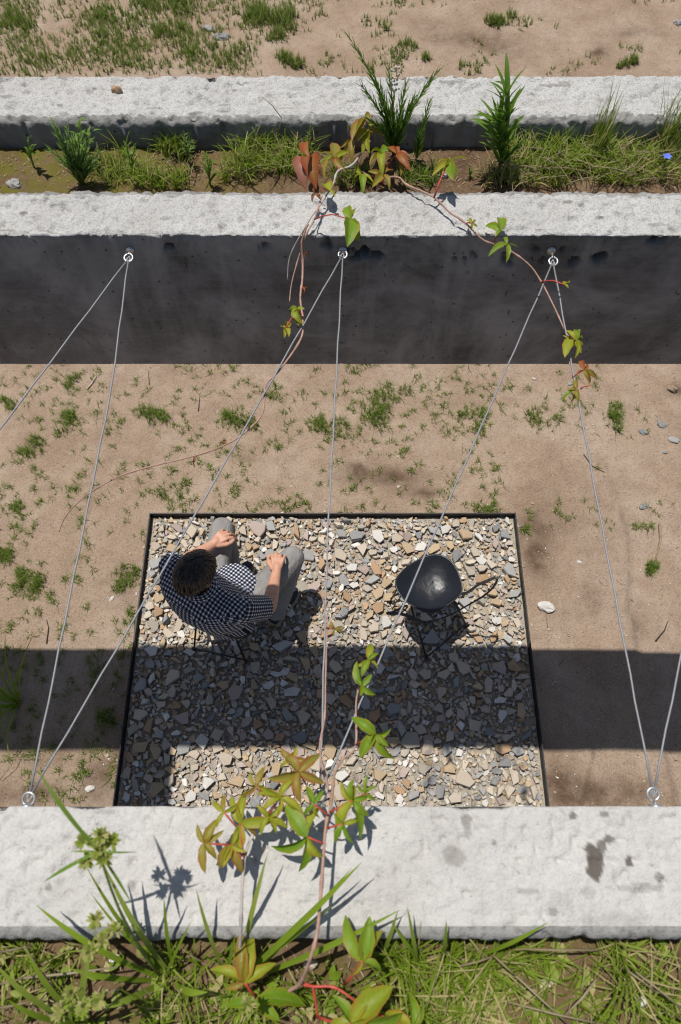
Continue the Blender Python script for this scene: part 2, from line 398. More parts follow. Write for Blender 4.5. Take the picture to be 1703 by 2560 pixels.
ZT, ZB = 3.22, 2.77
W2N, W2F, W1N, W1F = 1.128, 1.264, 1.488, 1.646          # far planter
NWF, NWN = 0.016, -0.152                                # near planter
SOIL = 3.146
far_pl = empty('concrete_planter', (0, 0, 0), 'long raised concrete planter across the top with tall weeds and creepers in it', 'planter')
near_pl = empty('concrete_planter', (0, 0, 0), 'long raised concrete planter along the bottom edge, closest to the viewer', 'planter')
def facept(px, py): p = atY(px, py, W2N); return p.x, p.z
bolts = [(322, 628), (858, 622), (1383, 637)]
pits = []
for (px, py, rx, rz, a) in [(860,628,.055,.014,1.0),(905,640,.05,.012,.9),(1385,632,.05,.016,1.0),(1420,640,.028,.02,1.3),(1345,640,.018,.02,1.2),(1170,640,.10,.013,.8),(1290,655,.06,.01,.5),(440,628,.05,.018,.8),
                            (460,640,.02,.012,.9),(1480,645,.08,.012,.55),(390,605,.02,.008,.7),(650,615,.02,.008,.7),(1100,615,.05,.01,.5),(800,605,.04,.01,.5),(515,628,.01,.008,.9),(1640,600,.03,.008,.6)]:
    x, z = facept(px, py); pits.append((x, z, rx, rz, a))
def top_xy(px, py): p = at(px, py, ZT); return p.x, p.y
def marks(L): return [(*top_xy(px, py), rx, ry, a) for (px, py, rx, ry, a) in L]  # cracks, pits and dents on the far wall tops, shade painted as flat colour
wall_part(W2N, W2F, ZT, ZB, far_pl, 100, 1.0, .0042, M['top'], pits=pits, stains_dents=marks([(60,535,.012,.006,.7),(15,575,.03,.004,.6),(120,580,.02,.003,.6),(710,520,.008,.006,.6),(560,560,.012,.004,.6),(980,500,.02,.006,.35),(930,480,.06,.005,.4),(1420,505,.012,.005,.6),(1500,545,.008,.005,.7),(1600,490,.03,.004,.4),(260,480,.05,.004,.4),(430,492,.02,.003,.5),(1180,585,.05,.003,.5),(1350,575,.015,.004,.6),(1640,560,.02,.006,.4),(330,530,.006,.004,.6)]))
wall_part(W1F, W1N, ZT, ZB, far_pl, 200, 1.15, .0048, M['top'], fine_face=False, rough=1.15, stains_dents=marks([(605,207,.022,.004,.6),(585,222,.010,.006,.6),(238,222,.010,.005,.7),(380,270,.02,.004,.5),(490,282,.03,.004,.5),(560,262,.02,.006,.4),(20,240,.02,.008,.45),(1390,212,.045,.005,.5),(1415,205,.02,.008,.4),(1330,232,.012,.003,.6),(880,250,.02,.006,.45),(1120,205,.03,.004,.5),(1560,285,.05,.004,.4),(720,270,.02,.004,.5),(150,262,.008,.004,.6),(1500,250,.01,.005,.4),(1000,275,.03,.004,.4)]))
st = []
for (px, py, rx, ry, a) in [(1487,2152,.019,.030,.95),(1503,2118,.010,.016,.8),(1520,2098,.012,.007,.8),(1572,2154,.008,.010,.9),(1136,2138,.020,.018,.40),(1166,2050,.009,.012,.5),(1168,2080,.006,.012,.35),(1434,2040,.008,.006,.8),(1510,2036,.012,.005,.6),
                            (1235,2107,.005,.004,.6),(1600,2220,.05,.008,.3),(1645,2195,.01,.008,.6),(1400,2260,.02,.02,.12),(1470,2230,.012,.012,.25),(1540,2300,.06,.012,.16),(330,2215,.008,.008,.45),(120,2220,.006,.006,.5),(265,2030,.02,.006,.3),(1320,2230,.02,.006,.35),(1385,2280,.01,.008,.55)]:
    x, y = top_xy(px, py); st.append((x, y, rx * .85, ry * .85, a))
wall_part(NWF, NWN, ZT, ZB, near_pl, 300, .62, .0034, M['top_near'], stains_dents=st, fine_face=False, rough=.62)
for (pl, a, b, c, d) in ((far_pl, W2F + .001, W1N - .001, 0, 0), (near_pl, -.48, NWN - .001, 0, 0)):
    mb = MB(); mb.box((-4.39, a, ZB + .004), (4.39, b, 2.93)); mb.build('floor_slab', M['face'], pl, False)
mb = MB(); mb.box((-4.4, -.62, ZB), (4.4, -.481, ZT)); w = mb.build('wall', [M['top_near']], near_pl, False)
def soil_part(y0, y1, parent, xr, moss=None, seed=0, amp=.012):
    xs = axis(-4.38, 4.38, -xr, xr, .008); ys = np.linspace(y0, y1, int((y1 - y0) / .008)); X, Y = np.meshgrid(xs, ys)
    Z = SOIL + amp * fbm(X * 8, Y * 8, 4, seed) + .004 * fbm(X * 50, Y * 50, 3, seed + 4)
    mo = np.zeros_like(X)
    for (px, a, r) in (moss or []):
        x = at(px, 420, SOIL).x; mo = np.maximum(mo, a * np.exp(-((X - x) / r) ** 2))
    return grid_mesh('soil', X, Y, Z, M['soil'], parent, {'moss': mo})
soil_part(W2F - .004, W1N + .004, far_pl, 1.05, [(40, 1, .14), (160, .9, .12), (330, .9, .15), (560, .6, .12), (300, .7, .3), (470, .6, .1)], 401)
soil_part(-.485, NWN + .004, near_pl, .6, [(900, .35, 1.0)], 501, .01)
# columns and the cross beam that ties both planters together left of the picture (its shadow lies on the gravel)
for x in (-3.7, 3.7):
    for y0, y1 in ((W2N + .06, W1F - .06), (-.56, -.06)):
        c = empty('concrete_column', (x, (y0 + y1) / 2, GZ)); mb = MB()
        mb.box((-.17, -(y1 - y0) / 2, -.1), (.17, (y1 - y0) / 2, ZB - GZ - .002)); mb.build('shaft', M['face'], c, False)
        mb = MB(); mb.box((-.22, -(y1 - y0) / 2 - .05, -.1), (.22, (y1 - y0) / 2 + .05, .06)); mb.build('footing', M['edge'], c, False)
        tag(c, 'square concrete column carrying the %s planter %s of the view' % ('far' if y0 > 0 else 'near', 'left' if x < 0 else 'right'), 'column')
mb = MB(); mb.box((-1.835, NWF + .004, ZB + .003), (-1.600, W2N - .004, ZT - .003))
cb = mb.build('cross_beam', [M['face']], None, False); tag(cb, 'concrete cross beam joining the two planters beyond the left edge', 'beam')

# ------------------------------------------------------------------ gravel bed in its steel edging
edg = empty('steel_edging', (0, 0, 0), 'thin black steel edging around the square gravel bed', 'edging')
RZ = .024; tk = .008
for a, b in (((FX0 - tk, FY1, -.12), (FX1 + tk, FY1 + tk, RZ)), ((FX0 - tk, FY0, -.12), (FX0, FY1 - .001, RZ)), ((FX1, FY0, -.12), (FX1 + tk, FY1 - .001, RZ)), ((FX0 - tk, FY0 - tk, -.12), (FX1 + tk, FY0 - .001, RZ))):
    mb = MB(); mb.box(a, b); mb.build('edging_strip', M['steel'], edg, False)
xs = np.linspace(FX0 + .001, FX1 - .001, 240); ys = np.linspace(FY0 + .001, FY1 - .001, 240); X, Y = np.meshgrid(xs, ys)
bed = grid_mesh('gravel_bed', X, Y, -.035 + .006 * fbm(X * 20, Y * 20, 3, 7), M['stones'][7], None, {'tint': np.full_like(X, 1.0)}); bed['kind'] = 'structure'
def stone_shape(k, flat=True):
    """irregular broken slab of unit size: ring of outline points, inset uneven top"""
    rs = random.Random(k); n = rs.choice((4, 4, 5, 5, 5, 6)); ang = sorted((i + rs.uniform(-.36, .36)) / n * 2 * math.pi for i in range(n))
    asp = rs.uniform(.42, .92); th = rs.uniform(.13, .36) if flat else rs.uniform(.4, .75)
    R_ = [rs.uniform(.68, 1.15) for _ in ang]; v = []; f = []
    tx, ty = rs.uniform(-.16, .16), rs.uniform(-.16, .16)
    for ring, (sc, z) in enumerate(((.88, -th), (1.0, th * .55), (.93, th))):
        for i, a in enumerate(ang):
            q = sc * R_[i] * (1 if ring < 2 else rs.uniform(.90, 1.06)); x = q * math.cos(a); y = q * math.sin(a) * asp
            v.append((x, y, z + (tx * x + ty * y if ring == 2 else 0) + rs.uniform(-.03, .03)))
    v.append((rs.uniform(-.15, .15), rs.uniform(-.1, .1) * asp, th * rs.uniform(.95, 1.25)))
    for r in range(2):
        for i in range(n):
            j = (i + 1) % n; f.append((r * n + i, r * n + j, (r + 1) * n + j, (r + 1) * n + i))
    for i in range(n): f.append((2 * n + i, 2 * n + (i + 1) % n, 3 * n))
    return np.array(v), f
SH = [stone_shape(k) for k in range(26)] + [stone_shape(100 + k, False) for k in range(10)]
CELL = .01; HM = np.full((int((FY1 - FY0) / CELL) + 2, int((FX1 - FX0) / CELL) + 2), -.036)
def seat_z(x, y, r):
    i0, i1 = int((y - r * .7 - FY0) / CELL), int((y + r * .7 - FY0) / CELL) + 1; j0, j1 = int((x - r * .7 - FX0) / CELL), int((x + r * .7 - FX0) / CELL) + 1
    w = HM[max(i0, 0):i1, max(j0, 0):j1]; z = np.percentile(w, 72) if w.size else -.036
    return z, (slice(max(i0, 0), i1), slice(max(j0, 0), j1))
placed = []
def throw(n, r0, r1, sep, ymin, tries=30):
    out = []
    for _ in range(n):
        for t in range(tries):
            r = U(r0, r1); x = U(FX0 + r * .9, FX1 - r * .9); y = U(ymin, FY1 - r * .9)
            c = (int(x / .12), int(y / .12)); ok = True
            for a in (-1, 0, 1):
                for b in (-1, 0, 1):
                    for (qx, qy, qr) in CG.get((c[0] + a, c[1] + b), ()):
                        if (qx - x) ** 2 + (qy - y) ** 2 < (sep * (r + qr)) ** 2: ok = False; break
                    if not ok: break
                if not ok: break
            if ok:
                CG.setdefault(c, []).append((x, y, r)); out.append((x, y, r)); break
    return out
CG = {}; big = throw(34, .060, .078, .72, -.02, 40) + throw(266, .042, .058, .66, -.05, 40); bigr = throw(560, .028, .042, .60, -.30, 30); med = throw(4200, .014, .028, .52, -.40, 14)
CG = {}; small = throw(11000, .006, .017, .50, -.40, 3)
def orient(r, tilt): return Matrix.Rotation(U(0, 6.283), 3, 'Z') @ Matrix.Rotation(U(-tilt, tilt), 3, 'X') @ Matrix.Rotation(U(-tilt, tilt), 3, 'Y')
rest = MB()
def pick_mat(): return random.choices(range(9), (20, 12, 14, 11, 14, 8, 8, 10, 16))[0]
def add_joined(mb, x, y, r, tilt, lift, hm=True, matn=None, shapes=None, z=None):
    v, f = random.choice(shapes or SH); Mx = np.array(orient(r, tilt)); p = (v * r) @ Mx.T
    if z is None:
        z, sl = seat_z(x, y, r); 
        if hm: HM[sl] = np.maximum(HM[sl], z + lift * r * .9)
    p = p + np.array((x, y, z + lift * r * .5)); n0 = len(mb.v); mb.v += p.tolist(); m = pick_mat() if matn is None else matn; t = U(0, 1) ** 1.5
    for q in f: mb.face([n0 + i for i in q], t, m)
for (x, y, r) in small: add_joined(rest, x, y, r, .5, .55, False)
HM += .006
random.shuffle(med)
for (x, y, r) in med: add_joined(rest, x, y, r, .42, .42)
for (x, y, r) in bigr: add_joined(rest, x, y, r, .30, .34)
o = rest.build('gravel', M['stones'], bed, False); o['kind'] = 'stuff'
SM = {}
for (x, y, r) in big:
    k = random.randrange(26); m = pick_mat(); key = (k, m)
    if key not in SM:
        v, f = SH[k]; b = MB(); b.v = v.tolist(); t = U(0, .6)
        for q in f: b.face(list(q), t)
        me = b.mesh('stone', False); me.materials.append(M['stones'][m]); SM[key] = me
    z, sl = seat_z(x, y, r); HM[sl] = np.maximum(HM[sl], z + .3 * r)
    s_ = bpy.data.objects.new('stone', SM[key]); COL.objects.link(s_); s_.parent = bed
    s_.matrix_local = Matrix.Translation((x, y, z + .17 * r)) @ orient(r, .22).to_4x4() @ Matrix.Diagonal((r, r, r * .9, 1))
# a few fines scattered over the bed
over = MB()
for _ in range(1500):
    r = U(.004, .009); x, y = U(FX0 + .02, FX1 - .02), U(-.3, FY1 - .02); z, sl = seat_z(x, y, .012); add_joined(over, x, y, r, .5, .5, False, z=z - .002)
o = over.build('gravel', M['stones'], bed, False); o['kind'] = 'stuff'

# ------------------------------------------------------------------ pebbles, rocks and sticks on the dirt
def gh(x, y): return float(ground_h(np.array([x]), np.array([y]))[0])
def on_bed(x, y, m=.02): return FX0 - m < x < FX1 + m and y < FY1 + m
peb = MB()
for _ in range(5200):
    px, py = U(-40, 1745), (U(900, 2030) if random.random() < .72 else U(0, 190)); p = at(px, py, GZ)
    if on_bed(p.x, p.y): continue
    dens = .35 + .9 * (p.x > 1.3) + .5 * (py < 190 and px > 1000)
    if random.random() > dens: continue
    r = .0022 + .007 * random.random() ** 4; add_joined(peb, p.x, p.y, r, .4, 0, False, random.choice((0, 4, 4, 0, 8, 3, 2, 7)), SH[26:], z=gh(p.x, p.y) + r * .15)
for _ in range(70):
    e = random.choice((0, 1, 2)); d_ = abs(random.gauss(0, .05)) + .015; q = U(0, 1)
    x, y = ((FX0 - d_, U(.1, 1.9)), (FX1 + d_, U(.1, 1.9)), (U(FX0, FX1), FY1 + d_))[e]; r = U(.006, .017); add_joined(peb, x, y, r, .3, 0, False, None, None, z=gh(x, y) + r * .12)
o = peb.build('pebbles', M['stones']); o['kind'] = 'stuff'; tag(o, 'fine pale grit and pebbles scattered over the dirt', 'pebbles')
def rock(px, py, w, hgt, mat, label, z=None, seed=1, flat=.5, cat='rock', name='rock', rz=None):
    p = at(px, py, GZ if z is None else z); zz = gh(p.x, p.y) if z is None else z
    mb = MB(); mb.ball((0, 0, 0), (w, w * .62, hgt), 14, 9); rs = random.Random(seed); off = Vector((rs.random() * 50, rs.random() * 50, 0))
    nv = []
    for v in mb.v:
        v = Vector(v); d = v.normalized() if v.length else Vector((0, 0, 1)); k = mnoise.noise(d * 1.3 + off) * .42 + mnoise.noise(d * 3.2 + off) * .22
        nv.append(tuple(v * (1 + k)))
    mb.v = nv; o = mb.build(name, mat, None, False); o.location = (p.x, p.y, zz + hgt * .3); o.rotation_euler = (rs.uniform(-.2, .2), rs.uniform(-.2, .2), rs.uniform(-.5, .5) if rz is None else rz)
    tag(o, label, cat); return o
S = M['stones']
rock(1364, 1519, .060, .030, S[4], 'pale pinkish rock lying right of the gravel bed', seed=3, rz=-.3)
rock(1447, 1407, .017, .010, S[4], 'small white stone on the dirt right of the gravel bed', seed=4)
rock(226, 1971, .028, .016, S[4], 'flat white stone on dirt in the lower left corner by the edging', seed=5)
rock(269, 1889, .014, .012, S[8], 'small round tan pebble against the left steel edging', seed=6)
rock(71, 1892, .009, .008, S[8], 'tiny tan pebble near the left cable above the near planter', seed=16)
rock(280, 1497, .020, .007, S[4], 'white chip on the dirt left of the seated person', seed=7, rz=.9)
rock(1606, 1082, .035, .016, S[6], 'grey stone half buried right of the far right grass tuft', seed=8)
rock(1653, 1064, .045, .012, S[6], 'flat dark grey slab at the right edge, higher of two', seed=9, rz=-.5)
rock(1683, 1100, .042, .012, S[2], 'flat dark grey slab at the right edge, lower of two', seed=10, rz=-.6)
rock(1663, 1130, .022, .013, S[2], 'small grey stone below the grey slabs at right edge', seed=11)
rock(1678, 977, .040, .030, M['dirt'], 'dark brown dirt clod near the right edge under the wall', seed=12)
rock(1614, 1262, .040, .008, S[6], 'thin grey shale piece near the right edge by the cable', seed=13, rz=.4)
rock(1334, 950, .016, .010, S[4], 'white pebble below the dark wall right of centre', seed=14)
rock(545, 1032, .014, .007, S[0], 'small pale upright chip near the dark vertical twig', seed=15, rz=1.3)
rock(553, 97, .085, .030, S[6], 'larger grey boulder sunk in dirt beyond the far planter', seed=21)
rock(524, 74, .065, .022, S[2], 'smaller grey boulder sunk in dirt behind the larger one', seed=22)
rock(1425, 962, .022, .012, S[2], 'round grey stone below the right hanging creeper leaves', seed=23)
rock(996, 1144, .018, .006, S[0], 'pale triangular chip on dirt right of the middle cable', seed=24)
rock(996, 1220, .015, .008, S[8], 'tan pebble on damp dirt above the edging', seed=25)
rock(1330, 1261, .013, .008, S[1], 'ochre pebble on dirt near the upper right corner of the bed', seed=26)
rock(1695, 57, .05, .03, S[2], 'grey stone at the top right corner', seed=27)
rock(292, 228, .013, .009, S[5], 'reddish pebble lying on top of the far planter rear wall', z=ZT, seed=31, rz=.1)
rock(327, 387, .006, .006, S[8], 'round tan pebble on mossy soil left in far planter', z=SOIL + .003, seed=32)
rock(1110, 440, .011, .009, S[4], 'cream pebble on planter soil under the lone right creeper leaf', z=SOIL + .003, seed=33)
rock(1084, 360, .009, .007, S[0], 'tan clod on planter soil behind the tall leafy weed', z=SOIL + .003, seed=34)
rock(38, 462, .020, .010, S[2], 'grey stone on mossy soil at the left end of far planter', z=SOIL + .003, seed=35)
rock(287, 2396, .008, .008, S[4], 'blurred white pebble in the near planter, left', z=SOIL + .01, seed=36)
rock(1364, 2458, .010, .009, S[8], 'blurred pink pebble in the near planter, right', z=SOIL + .01, seed=37)
rock(1600, 2500, .009, .010, S[4], 'blurred pale pebble in the near planter, far right', z=SOIL + .01, seed=38)
rock(775, 2190+220, .010, .008, S[8], 'tan crumb of soil beside the creeper stem in near planter', z=SOIL + .005, seed=39)
def twig(pts, r, mat, label, z=None, cat='twig'):
    P_ = []
    for i, (px, py) in enumerate(pts): p = at(px, py, GZ if z is None else z); P_.append(Vector((p.x, p.y, (gh(p.x, p.y) if z is None else z) + r * 1.2)))
    mb = MB(); k = len(P_); mb.tube(P_, [r * (1 - .6 * i / (k - 1)) for i in range(k)], 6); tag(mb.build('twig', mat), label, cat)
twig([(220, 976), (232, 962), (244, 944)], .007, S[0], 'pale stick on dirt by the left cable below the wall')
twig([(497, 1031), (500, 1006), (501, 983)], .004, M['darktwig'], 'dark upright twig on dirt left of centre')
twig([(1215, 972), (1232, 990), (1258, 1030), (1266, 1040)], .005, M['bark'], 'brown twig by the right of centre grass tuft')
twig([(1458, 1138), (1480, 1168), (1510, 1183)], .004, M['darktwig'], 'dark bent twig under the right cable')
twig([(1652, 1308), (1655, 1345), (1648, 1375), (1640, 1402)], .010, M['bark'], 'long dry grass stalk at the right edge above a small tuft')
twig([(1369, 1570), (1362, 1520), (1370, 1460), (1385, 1450)], .0025, M['straw'], 'thin straw beside the pale pinkish rock')
twig([(118, 1610), (123, 1570), (118, 1550)], .004, M['darktwig'], 'dark curved twig left of the gravel near the shadow edge')
twig([(1200, 915), (1172, 910), (1170, 925), (1178, 935)], .003, M['darktwig'], 'fine dark hooked twig close below the wall')
twig([(1645, 1600), (1668, 1572), (1676, 1550)], .006, M['darktwig'], 'dark root poking from the crack at the right edge')
twig([(375, 965), (372, 930)], .003, M['darktwig'], 'tiny dark twig near wall foot, left', )

# ------------------------------------------------------------------ steel eye bolts and zigzag cable
CZ = 3.165
def eye_bolt(ring_c, wall_y, sign, label):
    b = empty('eye_bolt', ring_c, label, 'eye bolt', 'eye bolts holding the cables'); rc = Vector(ring_c)
    r = .0092; tr = .0020; mb = MB(); pts = [Vector((r * math.cos(a), r * math.sin(a), .0012 * a / 6)) for a in np.linspace(math.pi / 2 * sign + .25, math.pi / 2 * sign + 6.28 - .12, 26)]
    tilt = Matrix.Rotation(.25, 3, 'X'); mb.tube([tilt @ p for p in pts], tr, 8); mb.build('ring', M['zinc'], b)
    L = (wall_y - rc.y) * 1.0; mb = MB(); mb.tube([tilt @ pts[0], Vector((0.001, sign * (r + .005), 0)), Vector((0, L + sign * .02, 0))], tr, 8); mb.build('shank', M['zinc'], b)
    mb = MB(); mb.tube([Vector((0, L - sign * .004, 0)), Vector((0, L + sign * .004, 0))], .0092, 16); mb.build('washer', M['zinc'], b)
    return rc
FB = [eye_bolt(at(px, py, CZ + .013), W2N, 1, lab) for px, py, lab in ((322, 645, 'left of three galvanised eye bolts on the dark wall face'), (857, 637, 'middle galvanised eye bolt on the dark wall face under a leaf'), (1383, 654, 'right galvanised eye bolt on the dark wall face between two holes'))]
NB = [eye_bolt(at(px, py, CZ), NWF, -1, lab) for px, py, lab in ((72, 1997, 'galvanised eye bolt on the near planter at lower left'), (800, 1990, 'galvanised eye bolt on the near planter behind creeper leaves'), (1633, 1985, 'galvanised eye bolt on the near planter at lower right'))]
sp_n = (NB[2].x - NB[0].x) / 2; sp_f = (FB[2].x - FB[0].x) / 2
NB_l = Vector((NB[0].x - sp_n, NB[0].y, CZ)); FB_r = Vector((FB[2].x + sp_f, FB[2].y, CZ))
NBX = eye_bolt(NB_l, NWF, -1, 'galvanised eye bolt on the near planter beyond the left edge'); FBX = eye_bolt(FB_r, W2N, 1, 'galvanised eye bolt on the far planter beyond the right edge')
def cable(a, b, label, kink=None, marks=True):
    off_a = (b - a).normalized() * .010; a = a + off_a; b = b - off_a; d = b - a
    pts = []
    for i in range(25):
        t = i / 24; p = a + d * t; p.z -= .004 * 4 * t * (1 - t)
        if kink: kt, kx = kink; w = (t / kt if t < kt else (1 - t) / (1 - kt)); p.x += kx * w
        p.x += .0008 * math.sin(i * 2.1 + a.x * 9); pts.append(p)
    c = empty('steel_cable', a, label, 'cable', 'zigzag cables between the planters'); loc = [p - a for p in pts]
    mb = MB(); mb.tube(loc, .0017, 8); mb.build('strand', M['cable'], c)
    for k in (0, -1):                                       # the thimble loop through each ring
        e = loc[k]; o_ = -off_a if k == 0 else off_a; sd = Vector((-o_.y, o_.x, 0)).normalized() * .004
        mb = MB(); mb.tube([e, e + o_ * .5 + sd, e + o_ * 1.5, e + o_ * .5 - sd, e], .0016, 6); mb.build('loop', M['cable'], c)
    if marks:
        mb = MB(); mb.tube([loc[2] * .98, loc[2] * 1.02], .0027, 8); mb.build('crimp', M['steel'], c)
cable(FB[0], NBX, 'steel cable from the left wall eye bolt leaving the picture at left', marks=False)
cable(FB[0], NB[0], 'steel cable from left wall eye bolt down to the lower left eye bolt', kink=(.30, .012), marks=False)
cable(FB[1], NB[0], 'long diagonal steel cable from middle wall eye bolt over the person to lower left', kink=(.5, .003), marks=False)
cable(FB[1], NB[1], 'nearly upright steel cable in the middle between person and empty chair', kink=(.6, -.006), marks=False)
cable(FB[2], NB[1], 'diagonal steel cable from right wall eye bolt passing over the empty chair')
cable(FB[2], NB[2], 'steel cable from right wall eye bolt down to the lower right eye bolt')
cable(FBX, NB[2], 'short visible steel cable at the right edge rising from lower right eye bolt', marks=False)
# ------------------------------------------------------------------ plants
UPV = Vector((0, 0, 1))
def leaflet_geo(mb, a, b, wr=.36, droop=.12, fold=.25, roll=0.0, tint=.5, m=0, nl=7, serr=.06, up=UPV):
    """one leaf blade from a to b: curved along its length, folded along the midrib, toothed rim"""
    a = Vector(a); b = Vector(b); d = b - a; L = d.length; t = d.normalized()
    s = t.cross(up); s = s.normalized() if s.length > 1e-4 else Vector((1, 0, 0)); n = s.cross(t).normalized()
    s, n = s * math.cos(roll) + n * math.sin(roll), n * math.cos(roll) - s * math.sin(roll)
    n0 = len(mb.v); W = L * wr * .5; cols = (-1, -.55, 0, .55, 1)
    for i in range(nl):
        q = i / (nl - 1); w = W * (math.sin(math.pi * min(1, q ** .80 * .97 + .03)) ** .75) + .02 * W
        c = a + d * q + n * (L * droop * 4 * q * (1 - q) * .5) - UPV * (L * droop * q * q)
        for u in cols:
            ww = w * (1 + (serr if (i % 2 and abs(u) == 1) else -serr * .5) * 1.4) if abs(u) == 1 else w
            mb.v.append(tuple(c + s * (u * ww) + n * (abs(u) * w * fold)))
    for i in range(nl - 1):
        for j in range(4):
            o = n0 + i * 5 + j; q0, q1 = i / (nl - 1), (i + 1) / (nl - 1)
            mb.face([o, o + 1, o + 6, o + 5], tint, m, [(cols[j], q0), (cols[j + 1], q0), (cols[j + 1], q1), (cols[j], q1)])
def creeper_leaf(vine, c, tips, kind, stem=None, droop=.15, wr=.38, petr=.0013, base=0.0, fold=.3):
    """palmate creeper leaf: a red petiole with its leaflets as sub-parts"""
    c = Vector(c); mb = MB(); st = Vector(stem) if stem is not None else c + Vector((0, -.01, -.02))
    md = (st + c) / 2 + Vector((0, 0, .15 * (c - st).length)); mb.tube([st, (st + md) / 2 + Vector((0,0,.002)), md, (md + c) / 2, c], [petr * 1.4, petr, petr, petr, petr], 6)
    lf = mb.build('leaf', M['petiole'], vine)
    for tp in tips:
        k = kind if isinstance(kind, str) and len(kind) == 1 else random.choice(kind)
        g_ = MB(); leaflet_geo(g_, c, tp, wr * U(.70, 1.0), droop * U(.6, 2.6), fold * U(.9, 3.0), U(-.9, .9)); g_.build('leaflet', M['leaf'][k], lf)
    return lf
def px_leaf(vine, cx, cy, z, tips, kind, stem=None, zs=None, **k):
    """tips in picture pixels; each tip lies a little above or below the leaf's centre"""
    c = at(cx, cy, z); T = [at(tx, ty, z + U(-.012, .010)) for tx, ty in tips]
    sp = None if stem is None else at(stem[0], stem[1], zs if zs is not None else z - .01)
    return creeper_leaf(vine, c, T, kind, sp, **k)
def fan(cx, cy, r, a0=0, n=5, spread=360, sq=.8):
    return [(cx + r * U(.75, 1.1) * math.cos(R(a0 + spread * (i / n if spread == 360 else (i / (n - 1) - .5)) + U(-12, 12))), cy - r * sq * U(.8, 1.1) * math.sin(R(a0 + spread * (i / n if spread == 360 else (i / (n - 1) - .5)) + U(-12, 12)))) for i in range(n)]
def stem_part(vine, pts, r0, r1, mat, name='stem'):
    P_ = [at(*p) if len(p) == 3 else Vector(p[:3]) for p in pts]; Q = []
    for i in range(len(P_) - 1):                              # catmull-rom smoothing with knobbly nodes
        p0, p1, p2, p3 = P_[max(i - 1, 0)], P_[i], P_[i + 1], P_[min(i + 2, len(P_) - 1)]
        for j in range(5):
            t = j / 5; Q.append(.5 * ((2 * p1) + (p2 - p0) * t + (2 * p0 - 5 * p1 + 4 * p2 - p3) * t * t + (3 * p1 - p0 - 3 * p2 + p3) * t ** 3))
    Q.append(P_[-1]); k = len(Q); mb = MB()
    mb.tube(Q, [(r0 + (r1 - r0) * i / (k - 1)) * (1.45 if i % 7 == 3 else 1) for i in range(k)], 7); return mb.build(name, mat, vine)

# -- the creeper climbing from the near planter over the wall and along the cables
v1 = empty('creeper_vine', (0, 0, 0), 'creeper rooted in the near planter climbing over its wall onto the middle cables', 'vine')
stem_part(v1, [(690, 2500, 3.17), (722, 2478, 3.19), (752, 2455, 3.22), (778, 2390, 3.27), (795, 2317, 3.28), (806, 2180, 3.285), (815, 2063, 3.285), (829, 2006, 3.26), (836, 1937, 3.22), (856, 1899, 3.20), (889, 1865, 3.19), (890, 1765, 3.175), (897, 1720, 3.18), (913, 1665, 3.17), (930, 1630, 3.18)], .0028, .0011, M['stem'])
stem_part(v1, [(829, 2000, 3.24), (800, 1880, 3.20), (812, 1792, 3.18), (814, 1700, 3.175), (817, 1600, 3.172), (818, 1545, 3.17), (808, 1500, 3.17), (796, 1472, 3.175)], .0018, .0008, M['stem'])
stem_part(v1, [(590, 2440, 3.17), (600, 2370, 3.22), (603, 2300, 3.26), (607, 2197, 3.275), (616, 2130, 3.28), (640, 2075, 3.275), (700, 1995, 3.27), (747, 1935, 3.26), (790, 1876, 3.22)], .0026, .0012, M['greystem'])
Z1 = 3.295
px_leaf(v1, 560, 2030, 3.31, [(530, 2000), (560, 1985), (590, 2010), (540, 2070)], 'by', (600, 2075), 3.285)
px_leaf(v1, 672, 2040, 3.31, [(640, 2010), (700, 2010), (720, 2070), (650, 2090), (690, 2085)], 'y', (690, 2010), 3.275)
px_leaf(v1, 785, 2010, 3.30, [(765, 1965), (810, 1975), (800, 2045), (760, 2040)], 'yg', (822, 2040), 3.28)
px_leaf(v1, 860, 2060, 3.30, [(840, 2110), (885, 2110), (835, 2030), (900, 2050)], 'yg', (818, 2070), 3.285)
px_leaf(v1, 730, 1900, 3.285, [(700, 1870), (745, 1862), (775, 1905), (700, 1920)], 'yb', (760, 1915), 3.25)
px_leaf(v1, 601, 2058, Z1, [(577, 1990), (613, 1975), (692, 2045), (640, 2095), (595, 2140)], 'by', (612, 2150), 3.278, wr=.36)
px_leaf(v1, 768, 2092, Z1, [(806, 2015), (675, 2115), (745, 2182), (812, 2145), (712, 2010)], 'yg', (812, 2110), 3.285, wr=.42)
px_leaf(v1, 747, 1930, Z1 - .005, [(698, 1880), (800, 1885), (812, 1958), (668, 1945), (752, 2010)], 'yb', (765, 1960), 3.26)
px_leaf(v1, 701, 1992, Z1, [(645, 1960), (655, 2025), (690, 2045), (738, 1945), (760, 2035), (640, 1985)], 'y', (710, 1998), 3.27)
px_leaf(v1, 641, 1964, Z1, [(662, 1915), (628, 1925), (600, 1990), (680, 1970)], 'by', (660, 1990), 3.275)
px_leaf(v1, 511, 2108, Z1, [(492, 2060), (545, 2045), (512, 2185), (540, 2150), (498, 2140), (560, 2075)], 'b', (578, 2112), 3.285)
px_leaf(v1, 578, 2112, Z1, [(545, 2175), (605, 2185), (592, 2065), (618, 2130), (555, 2170)], 'by', (610, 2140), 3.28)
px_leaf(v1, 882, 2002, Z1, [(853, 1950), (885, 1945), (922, 1990), (850, 2095), (900, 2100), (925, 2040), (875, 1955)], 'gy', (826, 2030), 3.28, wr=.40)
px_leaf(v1, 915, 1983, Z1 - .01, [(920, 1935), (945, 1965), (940, 2000), (893, 1960)], 'g', (888, 2000), 3.29)
px_leaf(v1, 938, 1835, 3.235, [(878, 1790), (925, 1865), (972, 1865), (978, 1820), (900, 1895), (990, 1895)], 'g', (890, 1862), 3.19, wr=.44)
